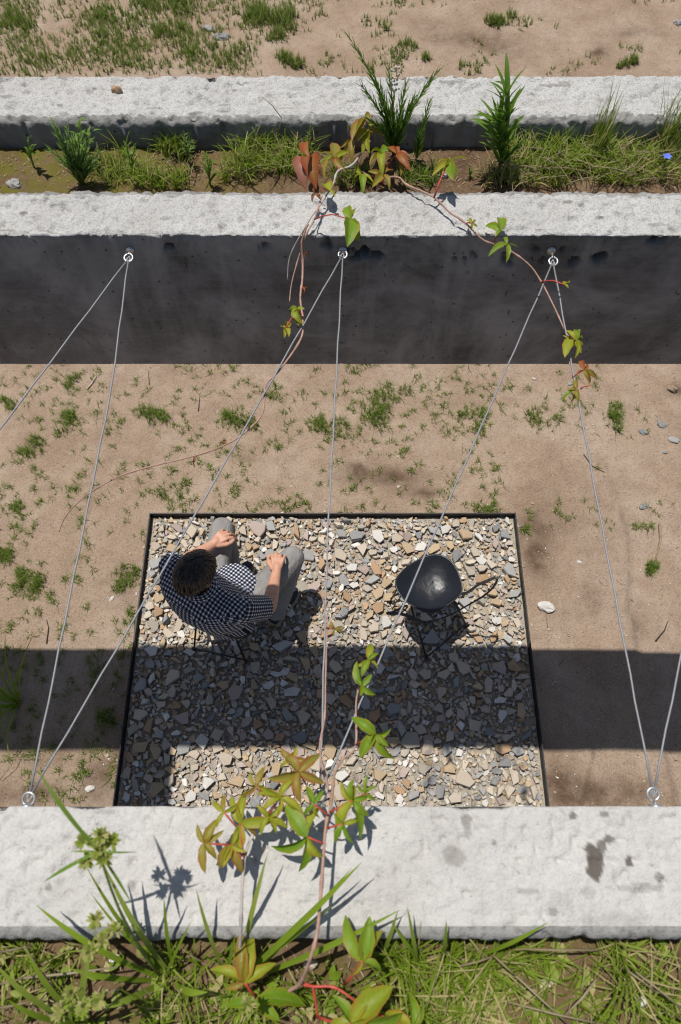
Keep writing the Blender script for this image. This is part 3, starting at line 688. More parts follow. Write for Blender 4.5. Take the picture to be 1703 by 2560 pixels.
px_leaf(v1, 905, 1715, 3.21, [(880, 1690), (893, 1650), (930, 1685), (940, 1735), (900, 1740)], 'g', (897, 1722), 3.18, wr=.42)
px_leaf(v1, 922, 1650, 3.205, [(930, 1605), (948, 1630), (890, 1665), (945, 1672), (905, 1690)], 'yg', (914, 1664), 3.17, wr=.42)
px_leaf(v1, 838, 1572, 3.19, [(828, 1545), (858, 1565), (860, 1585), (830, 1588)], 'b', (818, 1570), 3.172)
px_leaf(v1, 906, 2402, 3.26, [(864, 2290), (960, 2330), (925, 2290), (880, 2440), (955, 2430)], 'gy', (862, 2460), 3.2, wr=.46, petr=.002)
px_leaf(v1, 612, 2455, 3.22, [(598, 2325), (625, 2330), (520, 2430), (690, 2410), (560, 2475)], 'yb', (640, 2490), 3.19, wr=.34, petr=.002)
px_leaf(v1, 640, 2500, 3.20, [(765, 2525), (700, 2555), (560, 2520)], 'g', (690, 2500), 3.18, wr=.40)
px_leaf(v1, 880, 2560, 3.24, [(985, 2470), (830, 2490), (820, 2600), (1010, 2540), (930, 2470)], 'yg', (792, 2541), 3.19, wr=.46, petr=.002)
px_leaf(v1, 1030, 2570, 3.22, [(1020, 2480), (1060, 2500), (960, 2540)], 'yg', (905, 2515), 3.20, wr=.42, petr=.002)
stem_part(v1, [(745, 2455, 3.215), (782, 2466, 3.21), (835, 2468, 3.21), (885, 2500, 3.21), (930, 2540, 3.2)], .0022, .0014, M['petiole'])
stem_part(v1, [(782, 2466, 3.21), (790, 2510, 3.2), (794, 2545, 3.19)], .0018, .0014, M['petiole'])
# -- far planter, creeper trailing to the left
v2 = empty('creeper_vine', (0, 0, 0), 'creeper from the far planter trailing down the diagonal cable to the left', 'vine')
zw = 3.245
stem_part(v2, [(925, 352, 3.17), (904, 383, 3.20), (879, 414, 3.235), (845, 428, 3.245), (832, 463, 3.24), (805, 505, zw), (776, 546, zw), (751, 588, 3.235), (724, 645, 3.19), (719, 700, 3.15)], .0027, .0010, M['greystem'])
stem_part(v2, [(805, 490, zw), (786, 548, zw), (768, 582, 3.236), (751, 630, 3.20), (730, 705, 3.17), (724, 755, 3.155)], .0018, .0010, M['stem'])
stem_part(v2, [(770, 560, zw), (755, 600, 3.225), (757, 651, 3.19), (756, 700, 3.175), (751, 746, 3.17), (757, 800, 3.17), (752, 848, 3.168), (702, 922, 3.166), (666, 960, 3.166), (661, 1000, 3.164), (650, 1045, 3.16), (581, 1103, 3.15), (488, 1139, 3.14), (351, 1173, 3.12), (280, 1200, 3.11), (214, 1240, 3.09), (165, 1289, 3.07), (148, 1330, 3.05)], .0025, .0012, M['stem'])
stem_part(v2, [(845, 428, 3.245), (880, 420, 3.2), (930, 440, 3.17), (958, 440, 3.17)], .002, .0014, M['stem'])
px_leaf(v2, 773, 393, 3.235, [(765, 455), (775, 345), (790, 450)], 'rp', (818, 434), 3.235, wr=.62, fold=.5)
px_leaf(v2, 837, 396, 3.245, [(805, 405), (812, 435), (866, 420), (872, 375), (835, 350), (800, 375)], 'by', (842, 425), 3.24)
px_leaf(v2, 923, 326, 3.245, [(905, 375), (892, 350), (950, 300), (925, 370), (960, 335)], 'by', (905, 382), 3.2)
px_leaf(v2, 880, 348, 3.24, [(850, 365), (868, 310), (910, 305), (880, 395), (845, 390)], 'by', (903, 366), 3.2)
px_leaf(v2, 912, 297, 3.26, [(890, 330), (938, 315), (930, 282), (880, 345)], 'b', (922, 320), 3.24)
px_leaf(v2, 955, 385, 3.225, [(920, 375), (925, 405), (975, 360), (958, 425), (990, 375)], 'yg', (956, 435), 3.18)
px_leaf(v2, 958, 438, 3.215, [(920, 425), (930, 465), (975, 465), (985, 420), (965, 405)], 'by', (957, 465), 3.16)
px_leaf(v2, 993, 385, 3.235, [(1002, 435), (1030, 415), (965, 365), (1020, 380), (985, 360)], 'rb', (965, 430), 3.18, wr=.42)
px_leaf(v2, 904, 436, 3.215, [(880, 455), (907, 475), (935, 455), (890, 415)], 'yg', (905, 460), 3.16)
px_leaf(v2, 877, 549, 3.275, [(868, 505), (868, 608), (900, 598), (888, 515)], 'g', (786, 548), 3.247, wr=.52)
px_leaf(v2, 826, 478, 3.265, [(838, 490), (812, 455)], 'y', (800, 478), 3.245, wr=.6)
px_leaf(v2, 788, 484, 3.26, [(785, 462), (780, 502), (803, 498)], 'd', (800, 490), 3.245)
px_leaf(v2, 743, 772, 3.19, [(722, 772), (762, 770), (758, 800), (748, 812), (728, 782)], 'gy', (754, 788), 3.17, wr=.5)
px_leaf(v2, 713, 822, 3.185, [(700, 815), (712, 797), (728, 822), (710, 842), (722, 838)], 'y', (745, 785), 3.17, wr=.5)
px_leaf(v2, 762, 634, 3.20, [(768, 625), (775, 640), (765, 645)], 'd', (756, 628), 3.2)
px_leaf(v2, 762, 725, 3.185, [(768, 714), (772, 730), (758, 735)], 'd', (756, 720), 3.175)
px_leaf(v2, 484, 1158, 3.12, [(476, 1152), (490, 1150), (486, 1168)], 'd', (488, 1140), 3.14)
px_leaf(v2, 557, 1106, 3.14, [(550, 1110), (562, 1100)], 'd', (565, 1108), 3.147)
# -- far planter, creeper trailing to the right
v3 = empty('creeper_vine', (0, 0, 0), 'creeper from the far planter trailing down the right cable past the right eye bolt', 'vine')
stem_part(v3, [(960, 445, 3.165), (997, 444, 3.20), (1019, 463, 3.235), (1083, 492, 3.24), (1124, 530, 3.24), (1162, 556, 3.238), (1210, 601, 3.225), (1260, 618, 3.215), (1320, 659, 3.195), (1353, 704, 3.175), (1386, 768, 3.168), (1411, 823, 3.168), (1427, 854, 3.168), (1423, 885, 3.168), (1427, 929, 3.167), (1437, 950, 3.167), (1445, 975, 3.167)], .0023, .0011, M['stem'])
px_leaf(v3, 1124, 404, 3.275, [(1080, 435), (1090, 405), (1175, 390), (1135, 445), (1150, 425), (1105, 440), (1118, 388)], 'gy', (1086, 492), 3.243, wr=.36, petr=.0018)
px_leaf(v3, 1268, 610, 3.235, [(1222, 635), (1262, 585), (1298, 617), (1268, 650)], 'gy', (1240, 610), 3.22, wr=.34)
px_leaf(v3, 1252, 578, 3.25, [(1215, 555), (1250, 535), (1270, 555), (1240, 588)], 'g', (1235, 605), 3.22, wr=.45)
px_leaf(v3, 1180, 558, 3.25, [(1172, 545), (1190, 545), (1195, 565), (1178, 575)], 'y', (1165, 560), 3.24, wr=.45)
px_leaf(v3, 1411, 712, 3.20, [(1425, 705), (1422, 720)], 'y', (1353, 705), 3.176, wr=.75)
px_leaf(v3, 1442, 851, 3.195, [(1440, 890), (1455, 880), (1460, 860), (1448, 815), (1418, 818), (1428, 868), (1460, 840)], 'gy', (1420, 848), 3.17, wr=.36)
px_leaf(v3, 1425, 845, 3.19, [(1408, 835), (1412, 860), (1414, 890)], 'y', (1424, 850), 3.17, wr=.4)
px_leaf(v3, 1459, 925, 3.19, [(1455, 895), (1470, 905), (1496, 938), (1480, 952), (1443, 937)], 'bgr', (1432, 945), 3.168, wr=.40)
px_leaf(v3, 1439, 975, 3.19, [(1438, 945), (1408, 1002), (1452, 1000), (1428, 1003), (1422, 970)], 'gb', (1437, 958), 3.168, wr=.42)
px_leaf(v3, 1474, 964, 3.18, [(1486, 975), (1468, 955)], 'b', (1452, 972), 3.167, wr=.3)

# -- grass
def blades(mb, spots, n, h, w, lean=.5, tint=(.2, .6), dry=.12, nseg=4, lay=0.0):
    for (x, y, z, s) in spots:
        for _ in range(n):
            a = U(0, 6.283); L = U(h * .45, h) * s; le = lean * U(.3, 1.3) + lay; d = Vector((math.cos(a), math.sin(a), 0)); sd = Vector((-d.y, d.x, 0))
            base = Vector((x + U(-.008, .008) * s, y + U(-.008, .008) * s, z)); pts = []; ww = []
            for i in range(nseg):
                q = i / (nseg - 1); pts.append(base + d * (L * le * q ** 1.7) + UPV * (L * (q - .45 * min(le, 1.4) * q * q))); ww.append(w * s * (1 - q ** 1.5) * .5 + .0002)
            t = U(.86, 1) if random.random() < dry else U(*tint); mb.ribbon(pts, ww, sd, t)
def tuft(px, py, rpx, n, h, label, lush=False, mat=None, dry=.10, w=.0042, sq=.75, lean=.7):
    p = at(px, py, GZ); c = empty('grass_tuft', (p.x, p.y, gh(p.x, p.y)), label, 'grass tuft', 'grass tufts on the dirt'); sp_ = []; lobes = [(U(-.25, .25), U(-.25, .25), .75), (U(-.7, .7), U(-.8, .8), .5), (U(-.9, .9), U(-.9, .9), .42), (U(-1.2, 1.2), U(-1.2, 1.2), .38)]
    for _ in range(int(n * 1.15)):
        q = random.random() ** .65; a = U(0, 6.283); lb = lobes[min(3, int(random.random() ** 1.3 * 4))]; e = at(px + rpx * (lb[0] + lb[2] * q * math.cos(a)), py + rpx * sq * (lb[1] + lb[2] * q * math.sin(a)), GZ)
        if on_bed(e.x, e.y, .03): continue
        sp_.append((e.x - p.x, e.y - p.y, gh(e.x, e.y) - c.location.z - .004, U(.6, 1.1) * (1.1 - .35 * q)))
    mb = MB(); blades(mb, sp_, 6, h * 1.35, w * 1.1, lean, dry=dry, tint=(.05, .6)); mb.build('blades', mat or M['grass'], c)['kind'] = 'stuff'
for a in [(925, 1030, 62, 110, .075, 'broad grass tuft on dirt just left of the upright middle cable, lower patch'),
          (825, 1080, 60, 90, .07, 'grass tuft crossed by the upright middle cable'), (975, 990, 48, 60, .07, 'upper grass tuft right of the upright middle cable'),
          (605, 1055, 44, 85, .075, 'round grass tuft under the diagonal cable left of centre'), (378, 1050, 40, 75, .075, 'grass tuft below the wall right of the left cable'),
          (180, 1065, 38, 65, .07, 'grass tuft between the two left cables'), (95, 1125, 38, 60, .075, 'grass tuft low between the left cables near left edge'),
          (1195, 1050, 40, 75, .07, 'grass tuft crossed by the cable over the empty chair'), (1355, 1060, 52, 60, .065, 'sparse grass tuft left of the right cable'),
          (1535, 1045, 42, 70, .075, 'grass tuft right of the right cable near grey stones'), (65, 1465, 52, 120, .065, 'dense round grass tuft at left above the shadow'),
          (310, 1440, 42, 100, .055, 'grass tuft against the left steel edging beside the person'), (1630, 1412, 20, 45, .07, 'small grass tuft at the foot of a dry stalk, right edge'),
          (440, 1225, 50, 55, .06, 'grass tuft above the upper left corner of the edging'), (260, 1795, 20, 40, .08, 'dark grass tuft in the shadow left of the gravel'),
          (60, 1290, 36, 45, .06, 'loose grass tuft at left edge between cables, middle height'), (20, 1010, 30, 45, .06, 'grass tuft at left edge where the cable leaves the picture'),
          (10, 1385, 30, 60, .065, 'grass tuft at the left edge above the dense round tuft'), (185, 960, 34, 40, .055, 'low grass tuft at the wall foot near the left cable'),
          (1215, 1270, 45, 30, .06, 'thin grass tuft above the right part of the edging'), (745, 1265, 40, 30, .055, 'thin grass tuft just above the edging left of the middle cable'),
          (1310, 1325, 20, 22, .055, 'small grass tuft outside the upper right corner of the edging'), (215, 1930, 14, 12, .06, 'tiny grass tuft above the flat white stone'),
          (330, 1540, 22, 28, .05, 'small grass tuft by left edging at the shadow edge'), (670, 985, 30, 28, .06, 'grass tuft under the trailing creeper at wall foot'),
          (890, 925, 28, 26, .055, 'small grass tuft at the wall foot right of the middle cable')]:
    tuft(*a)
for a in [(650, 45, 78, 260, .13, 'lush dark green grass clump beyond the far planter'), (410, 12, 110, 260, .12, 'grass patch at the top edge left of the lush clump'),
          (300, 60, 90, 170, .11, 'grass patch at top left beyond the far planter'), (60, 40, 90, 170, .11, 'grass patch in the top left corner'),
          (1235, 58, 38, 110, .10, 'isolated round grass clump beyond the far planter, right'), (1570, 158, 24, 60, .09, 'small round grass clump at top right behind planter'),
          (720, 155, 48, 90, .10, 'grass clump behind the far planter below the lush clump'), (700, 90, 40, 70, .11, 'right lobe of grass under the lush clump'),
          (1010, 125, 50, 90, .09, 'grass clump behind the tall wispy weed'), (590, 150, 60, 80, .10, 'loose grass clump right of the boulders behind planter'),
          (250, 150, 120, 130, .10, 'wide thin grass patch behind the planter at left'), (90, 160, 90, 90, .10, 'thin grass patch behind the planter at far left'),
          (450, 120, 80, 100, .10, 'grass patch left of the two boulders'), (945, 60, 40, 30, .09, 'sparse dark grass clump at top centre'), (1170, 175, 34, 34, .08, 'sparse grass clump between the two tall weeds')]:
    tuft(*a, w=.007, sq=.55, dry=.14, lean=.55)
sc_ = MB(); sc_far = []
for _ in range(2600):
    px, py = U(-30, 1740), U(905, 2010); p = at(px, py, GZ)
    if on_bed(p.x, p.y, .03): continue
    den = float(fbm(np.array([px / 130]), np.array([py / 100]), 3, 91)[0]) + (.30 if px < 1250 else -.12) - (.35 if py > 1320 and px > 400 else 0) - (.12 if py > 1600 else 0) + (.15 if px < 300 and py < 1600 else 0)
    if random.random() > den * 1.8 + (.36 if py < 1300 and px < 1500 else .22): continue
    k = random.randrange(2, 7); sp_ = [(p.x + U(-.02, .02), p.y + U(-.02, .02), gh(p.x, p.y) - .003, U(.5, 1.05)) for _ in range(k)]
    blades(sc_, sp_, 4, .068, .0040, .9, dry=.22, tint=(.05, .6))
for _ in range(4200):
    px, py = U(-30, 1740), U(-10, 188); p = at(px, py, GZ)
    den = float(fbm(np.array([px / 110]), np.array([py / 60]), 3, 95)[0]) + (.75 if px < 650 else .15 if px < 1000 else -.22)
    if random.random() > den: continue
    blades(sc_, [(p.x + U(-.03, .03), p.y + U(-.03, .03), gh(p.x, p.y) - .003, U(.5, 1.1)) for _ in range(3)], 4, .09, .006, .6, dry=.2)
o = sc_.build('sparse_grass', M['grass']); o['kind'] = 'stuff'; tag(o, 'sparse short grass sprouting across the bare dirt', 'grass')
c = empty('long_grass_clump', at(45, 1760, GZ), 'clump of long arching blades at the left edge in the shadow', 'grass clump')
mb = MB()
for (tx, ty, z) in [(90, 1590, .12), (-60, 1640, .12), (-80, 1700, .1), (-60, 1740, .08), (-70, 1790, .06), (-30, 1830, .02), (10, 1850, 0), (-90, 1670, .15), (20, 1590, .15), (-20, 1560, .15), (60, 1690, .1), (-100, 1760, .1), (-40, 1670, .16), (-50, 1720, .18), (80, 1640, .13), (30, 1900, -.05), (-60, 1900, -.03)]:
    a_ = Vector((U(-.02, .02), U(-.02, .02), 0)); b_ = at(tx, ty, z) - c.location; pts = [a_ + (b_ - a_) * q + UPV * (.10 * math.sin(math.pi * q * .9)) for q in np.linspace(0, 1, 8)]
    sd = Vector((-(b_ - a_).y, (b_ - a_).x, 0)).normalized(); mb = MB(); mb.ribbon(pts, [.0065 * (1 - q ** 2) + .0004 for q in np.linspace(0, 1, 8)], sd, U(.3, .6), fold=.4); mb.build('blade', M['lush'], c)
mb = MB()
for (ax, ay, bx, by) in [(12, 1612, 45, 1720), (55, 1790, 45, 1880), (45, 1880, 0, 1950)]:
    A_, B_ = at(ax, ay, GZ + .05) - c.location, at(bx, by, GZ + .02) - c.location; mb = MB(); mb.tube([A_, (A_ + B_) / 2 + Vector((.02, 0, .02)), B_], .0022, 5, .5); mb.build('dry_stalk', M['straw'], c)

# -- weeds in the far planter
def sz(px, py): return at(px, py, SOIL)
def weed(name, label, base, stems, leafn, llen, lw, mat, droopy=.1, up=.75, cat='weed', sr=.0022, shape='lance', tint=(.25, .6), taper=.55):
    """stems: list of (tip px, py, Y); leaves spiral up every stem, each stem and each leaf whorl its own part"""
    b = sz(*base); w = empty(name, b, label, cat)
    for (tx, ty, Y) in stems:
        t = atY(tx, ty, Y) - b; mid = t * .5 + Vector((-t.x * .12, 0, t.z * .06)); pts = [Vector((0, 0, -.01)), mid * .5 + Vector((0, 0, t.z * .03)), mid, (mid + t) / 2 + Vector((0, 0, t.z * .015)), t]
        mb = MB(); mb.tube(pts, [sr, sr * .85, sr * .7, sr * .5, sr * .25], 6); mb.build('stem', M['greenstem'], w)
        g_ = MB(); L = t.length
        for i in range(leafn):
            q = .10 + .90 * (i + U(0, .6)) / leafn; k = min(3, int(q * 4)); p = pts[k].lerp(pts[k + 1], q * 4 - k) if q < 1 else t
            a = i * 2.4 + U(-.3, .3); ax = (pts[min(k + 1, 4)] - pts[k]).normalized(); o_ = Vector((math.cos(a), math.sin(a), 0)); o_ = (o_ - ax * o_.dot(ax)).normalized()
            ll = llen * U(.75, 1.15) * (1 - taper * q ** 2); tip = p + (o_ * (1 - up) + ax * up).normalized() * ll
            if shape == 'lance': h_ = MB(); leaflet_geo(h_, p, tip, lw, droopy, .3, U(-.4, .4), U(*tint), nl=6, serr=.0); h_.build('leaf', mat, w)
            else: g_.ribbon([p, p.lerp(tip, .5) + o_ * ll * .06, tip], [ll * lw * .5, ll * lw * .45, .0003], ax.cross(o_).normalized(), U(*tint))
        if g_.f: g_.build('leaves', mat, w)['kind'] = 'stuff'
    return w
w = weed('wispy_weed', 'tall wispy fine leaved weed standing in the middle of the far planter', (985, 385), [(868, 85, 1.43), (1100, 172, 1.44), (1015, 210, 1.45), (930, 180, 1.44), (970, 170, 1.44), (925, 300, 1.41), (905, 215, 1.42), (1040, 240, 1.44), (950, 240, 1.43)], 52, .040, .115, M['herb'], up=.72, shape='needle', tint=(.1, .45))
mb = MB()
for _ in range(26): p = atY(U(975, 1000), U(168, 235), 1.44) - w.location; mb.ball(p, U(.0022, .0034), 6, 4)
mb.build('seed_heads', M['cream'], w)
weed('wispy_weed', 'short wispy weed right of the tall wispy one', (1040, 400), [(1075, 250, 1.42), (1050, 330, 1.42), (1160, 395, 1.40)][:2], 40, .036, .13, M['herb'], up=.68, shape='needle', tint=(.1, .45))
weed('leafy_weed', 'tall weed with broad lance leaves in the far planter, right of centre', (1250, 430), [(1266, 222, 1.40), (1240, 300, 1.40)], 34, .090, .135, M['herb'], droopy=.10, up=.58, tint=(.25, .6), taper=.22, sr=.003)
weed('feathery_weed', 'feathery pale green weed leaning left at the left of far planter', (205, 462), [(130, 300, 1.37), (165, 315, 1.37), (150, 360, 1.36), (215, 380, 1.37), (190, 400, 1.36), (240, 410, 1.37), (140, 330, 1.365), (180, 345, 1.37), (165, 400, 1.36), (225, 350, 1.37), (120, 370, 1.36), (205, 330, 1.37), (250, 380, 1.37)], 30, .034, .15, M['feather'], up=.66, shape='needle', tint=(.2, .7))
weed('broadleaf_weed', 'bright green broad leaved weed behind the feathery weed', (205, 400), [(200, 300, 1.44), (235, 325, 1.44), (185, 340, 1.43)], 9, .042, .24, M['herb'], droopy=.2, up=.45, tint=(.35, .65))
weed('broadleaf_weed', 'fresh green weed between the grass clumps, left part of far planter', (330, 420), [(318, 360, 1.40), (340, 372, 1.40)], 10, .034, .22, M['herb'], up=.5, tint=(.4, .7))
weed('feathery_weed', 'pale feathery sprout in front of the back wall above the grass', (470, 400), [(462, 335, 1.43), (480, 350, 1.43)], 22, .022, .16, M['feather'], up=.5, shape='needle', tint=(.3, .7))
weed('broadleaf_weed', 'small broad leaved weed casting a shadow on mossy soil, far left', (85, 420), [(72, 345, 1.405), (82, 365, 1.40)], 9, .034, .24, M['herb'], up=.62, tint=(.3, .6))
weed('broadleaf_weed', 'small leafy rosette in front of the grass, left of centre', (525, 460), [(520, 395, 1.37), (530, 410, 1.36)], 10, .040, .20, M['herb'], up=.62, tint=(.35, .65))
weed('feathery_weed', 'tiny feathery weed behind the pink creeper leaf', (772, 385), [(772, 330, 1.42), (780, 355, 1.42)], 16, .014, .16, M['feather'], up=.45, shape='needle')
weed('feathery_weed', 'tiny feathery sprig on bare soil left of tall leafy weed', (1175, 445), [(1172, 415, 1.385), (1180, 425, 1.385)], 12, .014, .14, M['herb'], up=.5, shape='needle')
def planter_tuft(px, py, rpx, n, h, label, lean=.8, dry=.2, w=.003, mat='lush', ry=.03, group='grass clumps in the far planter', name='grass_clump', bl=7):
    p = sz(px, py); c = empty(name, p, label, 'grass clump', group); sp_ = []; zc = (p.y * cP + (CAMH - SOIL) * sP); rx = rpx / FPX * zc
    for _ in range(n): sp_.append((U(-1, 1) * rx, U(-1, 1) * ry, -.004, U(.55, 1.1)))
    mb = MB(); blades(mb, sp_, bl, h * 1.2, w, lean * .85, tint=(.1, .6), dry=dry); mb.build('blades', M[mat], c)['kind'] = 'stuff'; return c
planter_tuft(690, 405, 95, 95, .085, 'dense grass clump left of the pink creeper leaf', lean=.9, ry=.05)
planter_tuft(600, 430, 40, 26, .06, 'thin grass at the left flank of the dense clump', ry=.04)
planter_tuft(440, 375, 40, 34, .07, 'grass clump against the back wall, left of centre', dry=.15)
planter_tuft(380, 455, 85, 60, .065, 'grass clump along the front wall, left', ry=.025)
planter_tuft(275, 440, 45, 30, .06, 'grass clump right of the feathery weed', ry=.04)
planter_tuft(310, 375, 14, 6, .08, 'few thin blades against the back wall at left', lean=.9)
planter_tuft(1330, 430, 80, 70, .085, 'grass clump right of the tall leafy weed', dry=.3, ry=.05)
planter_tuft(1440, 400, 90, 120, .085, 'broad lush grass clump in the right part of far planter', dry=.15, ry=.06, lean=1.0)
planter_tuft(1580, 420, 95, 100, .08, 'tangled grass clump at the right end of far planter', dry=.35, ry=.06, lean=1.0)
planter_tuft(1680, 400, 50, 50, .075, 'grass by the blue flower at the right edge', dry=.2, ry=.05)
planter_tuft(1250, 455, 55, 36, .06, 'dry grass skirt around the base of tall leafy weed', dry=.75, ry=.03)
planter_tuft(1270, 372, 30, 10, .10, 'green blades behind the right grass against back wall', dry=.1)
planter_tuft(1040, 445, 45, 34, .05, 'dark short grass under the short wispy weed', dry=.05, mat='grass')
planter_tuft(880, 445, 60, 36, .055, 'short grass beneath the creeper leaves at centre', dry=.1, mat='grass', ry=.03)
planter_tuft(1475, 385, 26, 16, .16, 'tall thin upright blades rising from the right grass', lean=.25, dry=.15)
planter_tuft(1670, 375, 40, 14, .17, 'tall thin blades leaning in at the right edge', lean=.4, dry=.2)
def straws(label, segs, z0, r=.0011, group=None):
    s_ = empty('dry_straw', (0, 0, 0), label, 'straw', group)
    for (ax, ay, bx, by, za, zb) in segs:
        A_, B_ = at(ax, ay, SOIL + za), at(bx, by, SOIL + zb); mb = MB(); mb.tube([A_, A_.lerp(B_, .5) + Vector((0, 0, .006)), B_], [r, r, r * .7], 5, U(.2, .9)); mb.build('stalk', M['straw'], s_)
straws('dry straw litter strewn over the right half of the far planter', [(U(1250, 1690), U(370, 460), 0, 0, U(.01, .05), U(.01, .06)) for _ in range(0)] + [(x, y, x + math.cos(a) * l, y + math.sin(a) * l * .6, U(.01, .05), U(.01, .07)) for x, y, a, l in [(U(1250, 1690), U(365, 455), U(0, 6.28), U(40, 130)) for _ in range(46)]], 0)
straws('dry straw litter strewn over the left half of the far planter', [(x, y, x + math.cos(a) * l, y + math.sin(a) * l * .5, U(.004, .02), U(.004, .04)) for x, y, a, l in [(U(280, 760), U(375, 458), U(0, 6.28), U(30, 100)) for _ in range(26)]], 0)
straws('thin bent dry stalk rising in front of the back wall, left of centre', [(695, 345, 705, 296, .03, .08), (705, 296, 658, 244, .08, .13)], 0, .0009)
straws('curly dry tendril stalks against the back wall', [(640, 350, 560, 292, .02, .07), (575, 350, 540, 318, .02, .05), (540, 318, 528, 310, .05, .06), (560, 292, 530, 312, .07, .06), (645, 350, 630, 318, .03, .06)], 0, .0009)
fl = empty('blue_flower', at(1668, 392, SOIL + .06), 'single small blue flower at the right end of far planter', 'flower'); mb = MB()
for i in range(5):
    a = i * 1.2566; leaflet_geo(mb, (0, 0, 0), (.011 * math.cos(a), .011 * math.sin(a), .003), .8, .1, .1, nl=4, serr=0)
mb.build('petals', M['blue'], fl); mb = MB(); mb.tube([(0, 0, -.06), (.004, 0, -.03), (0, 0, 0)], .001, 5); mb.build('stem', M['greenstem'], fl)

# -- near planter: sedge, grass and ground cover
sd_ = empty('sedge_plant', at(400, 2440, SOIL), 'sedge with spiky green flower heads and long blades in the near planter', 'sedge'); o0 = sd_.location
def arc(a, b, h, n=9): return [a.lerp(b, q) + UPV * (h * math.sin(math.pi * q)) for q in np.linspace(0, 1, n)]
def long_blade(par, o0, a, b, h, w, t, mat='lush', name='blade'):
    pts = [p - o0 for p in arc(a, b, h)]; d = pts[-1] - pts[0]; s_ = Vector((-d.y, d.x, 0)).normalized(); mb = MB(); k = len(pts)
    mb.ribbon(pts, [w * (.75 + .5 * (i / k) if i < k * .4 else 1 - ((i / (k - 1) - .4) / .6) ** 2 * .95) for i in range(k)], s_, t, fold=.35); mb.build(name, M[mat], par)
HEADS = [(247, 2125, 3.44), (212, 2102, 3.43), (252, 2090, 3.45), (280, 2105, 3.44), (216, 2150, 3.43), (262, 2148, 3.435)]
hub = at(247, 2128, 3.435)
mb = MB(); mb.tube([p - o0 for p in arc(at(400, 2440, SOIL), hub, .03)], [.0022] * 5 + [.0016] * 4, 6); mb.build('stem', M['greenstem'], sd_)
def spike_head(par, o0, c, r, n=34, mat='lush'):
    mb = MB()
    for _ in range(n):
        d = Vector((U(-1, 1), U(-1, 1), U(-.4, 1))).normalized(); s_ = d.cross(Vector((.3, .2, 1))).normalized(); mb.ribbon([c - o0, c - o0 + d * r * .6, c - o0 + d * r], [r * .10, r * .16, .0003], s_, U(.45, .85))
    mb.build('flower_head', M[mat], par)
for h_ in HEADS:
    p = at(*h_); spike_head(sd_, o0, p, .0115); 
    if (p - hub).length > .003:
        mb = MB(); mb.tube([hub - o0, p - o0], .0007, 5); mb.build('ray', M['greenstem'], sd_)
for (tx, ty, tz, h_, w_) in [(95, 1925, 3.52, .01, .0026), (110, 2205, 3.40, .012, .0022), (345, 2130, 3.42, .018, .0012), (180, 2128, 3.44, .006, .0012), (330, 2260, 3.37, -.004, .0018)]: long_blade(sd_, o0, hub, at(tx, ty, tz), h_, w_, U(.45, .65), 'herb', 'bract')
for (bx, by, tx, ty, tz, h_, w_) in [(405, 2445, 90, 2262, 3.28, .03, .0042), (415, 2440, 215, 2165, 3.34, .02, .003), (430, 2440, 262, 2165, 3.33, .02, .004), (435, 2430, 410, 2240, 3.30, .01, .0028), (420, 2430, 225, 2230, 3.29, .02, .0022), (560, 2430, 490, 2222, 3.30, .012, .0028), (600, 2420, 670, 2130, 3.30, .02, .0036), (610, 2440, 905, 2155, 3.33, .03, .0045), (640, 2430, 880, 2170, 3.30, .02, .003),
                            (600, 2440, 830, 2265, 3.27, .02, .0026), (380, 2450, 170, 2420, 3.23, .02, .004), (400, 2460, 260, 2520, 3.22, .02, .0045), (440, 2460, 520, 2480, 3.22, .02, .0050), (410, 2450, 480, 2300, 3.28, .01, .002), (640, 2440, 1000, 2275, 3.27, .03, .004), (560, 2470, 590, 2330, 3.30, .0, .0026)]:
    long_blade(sd_, o0, at(bx, by, SOIL), at(tx, ty, tz), h_, w_, U(.30, .62))
s2 = empty('sedge_plant', at(200, 2540, SOIL), 'blurred sedge with yellowish flower heads at the lower left corner', 'sedge')
for (px, py, z) in [(225, 2380, 3.33), (260, 2350, 3.34), (285, 2325, 3.33), (240, 2300, 3.34), (180, 2480, 3.32), (210, 2520, 3.33), (150, 2530, 3.32), (250, 2500, 3.33), (620, 2510, 3.27)]: spike_head(s2, s2.location, at(px, py, z), .012, 30)
for (tx, ty, tz) in [(240, 2330, 3.33), (215, 2400, 3.33), (190, 2500, 3.32), (60, 2365, 3.30), (-20, 2400, 3.28), (20, 2500, 3.26), (60, 2600, 3.25), (330, 2560, 3.26)]: long_blade(s2, s2.location, at(200 + U(-20, 20), 2560, SOIL), at(tx, ty, tz), .02, .004, U(.35, .65))
for i, (px, py, rpx, n, h_, lab, dry, ry) in enumerate([(1130, 2480, 140, 46, .11, 'dense arching grass in the near planter right of the creeper', .3, .05), (1600, 2440, 100, 30, .09, 'grass along the near planter wall at lower right', .3, .05),
        (1200, 2400, 90, 34, .06, 'grass fringe behind the near wall, right of centre', .1, .015), (90, 2450, 120, 30, .07, 'low grass in the near planter at lower left', .35, .06), (480, 2500, 140, 40, .08, 'low grass around the sedge base', .2, .06), (780, 2540, 120, 22, .06, 'short grass below the red creeper stem', .2, .05), (1000, 2400, 50, 16, .08, 'few upright blades at the near wall right of centre', .05, .01), (1420, 2540, 120, 30, .06, 'low grass at the bottom edge right', .4, .04), (1330, 2400, 70, 20, .05, 'thin grass fringe along the near wall, right', .2, .012)]):
    planter_tuft(px, py, rpx, n, h_, lab, dry=dry, ry=ry, w=.0034, group='grass clumps in the near planter', lean=1.1 if i < 2 else .9)
for (bx, by, tx, ty, tz) in [(1030, 2430, 1020, 2270, 3.30), (1100, 2410, 1112, 2300, 3.28), (960, 2410, 1000, 2260, 3.29), (1280, 2390, 1370, 2305, 3.28), (1080, 2400, 1060, 2330, 3.28)]:
    pass
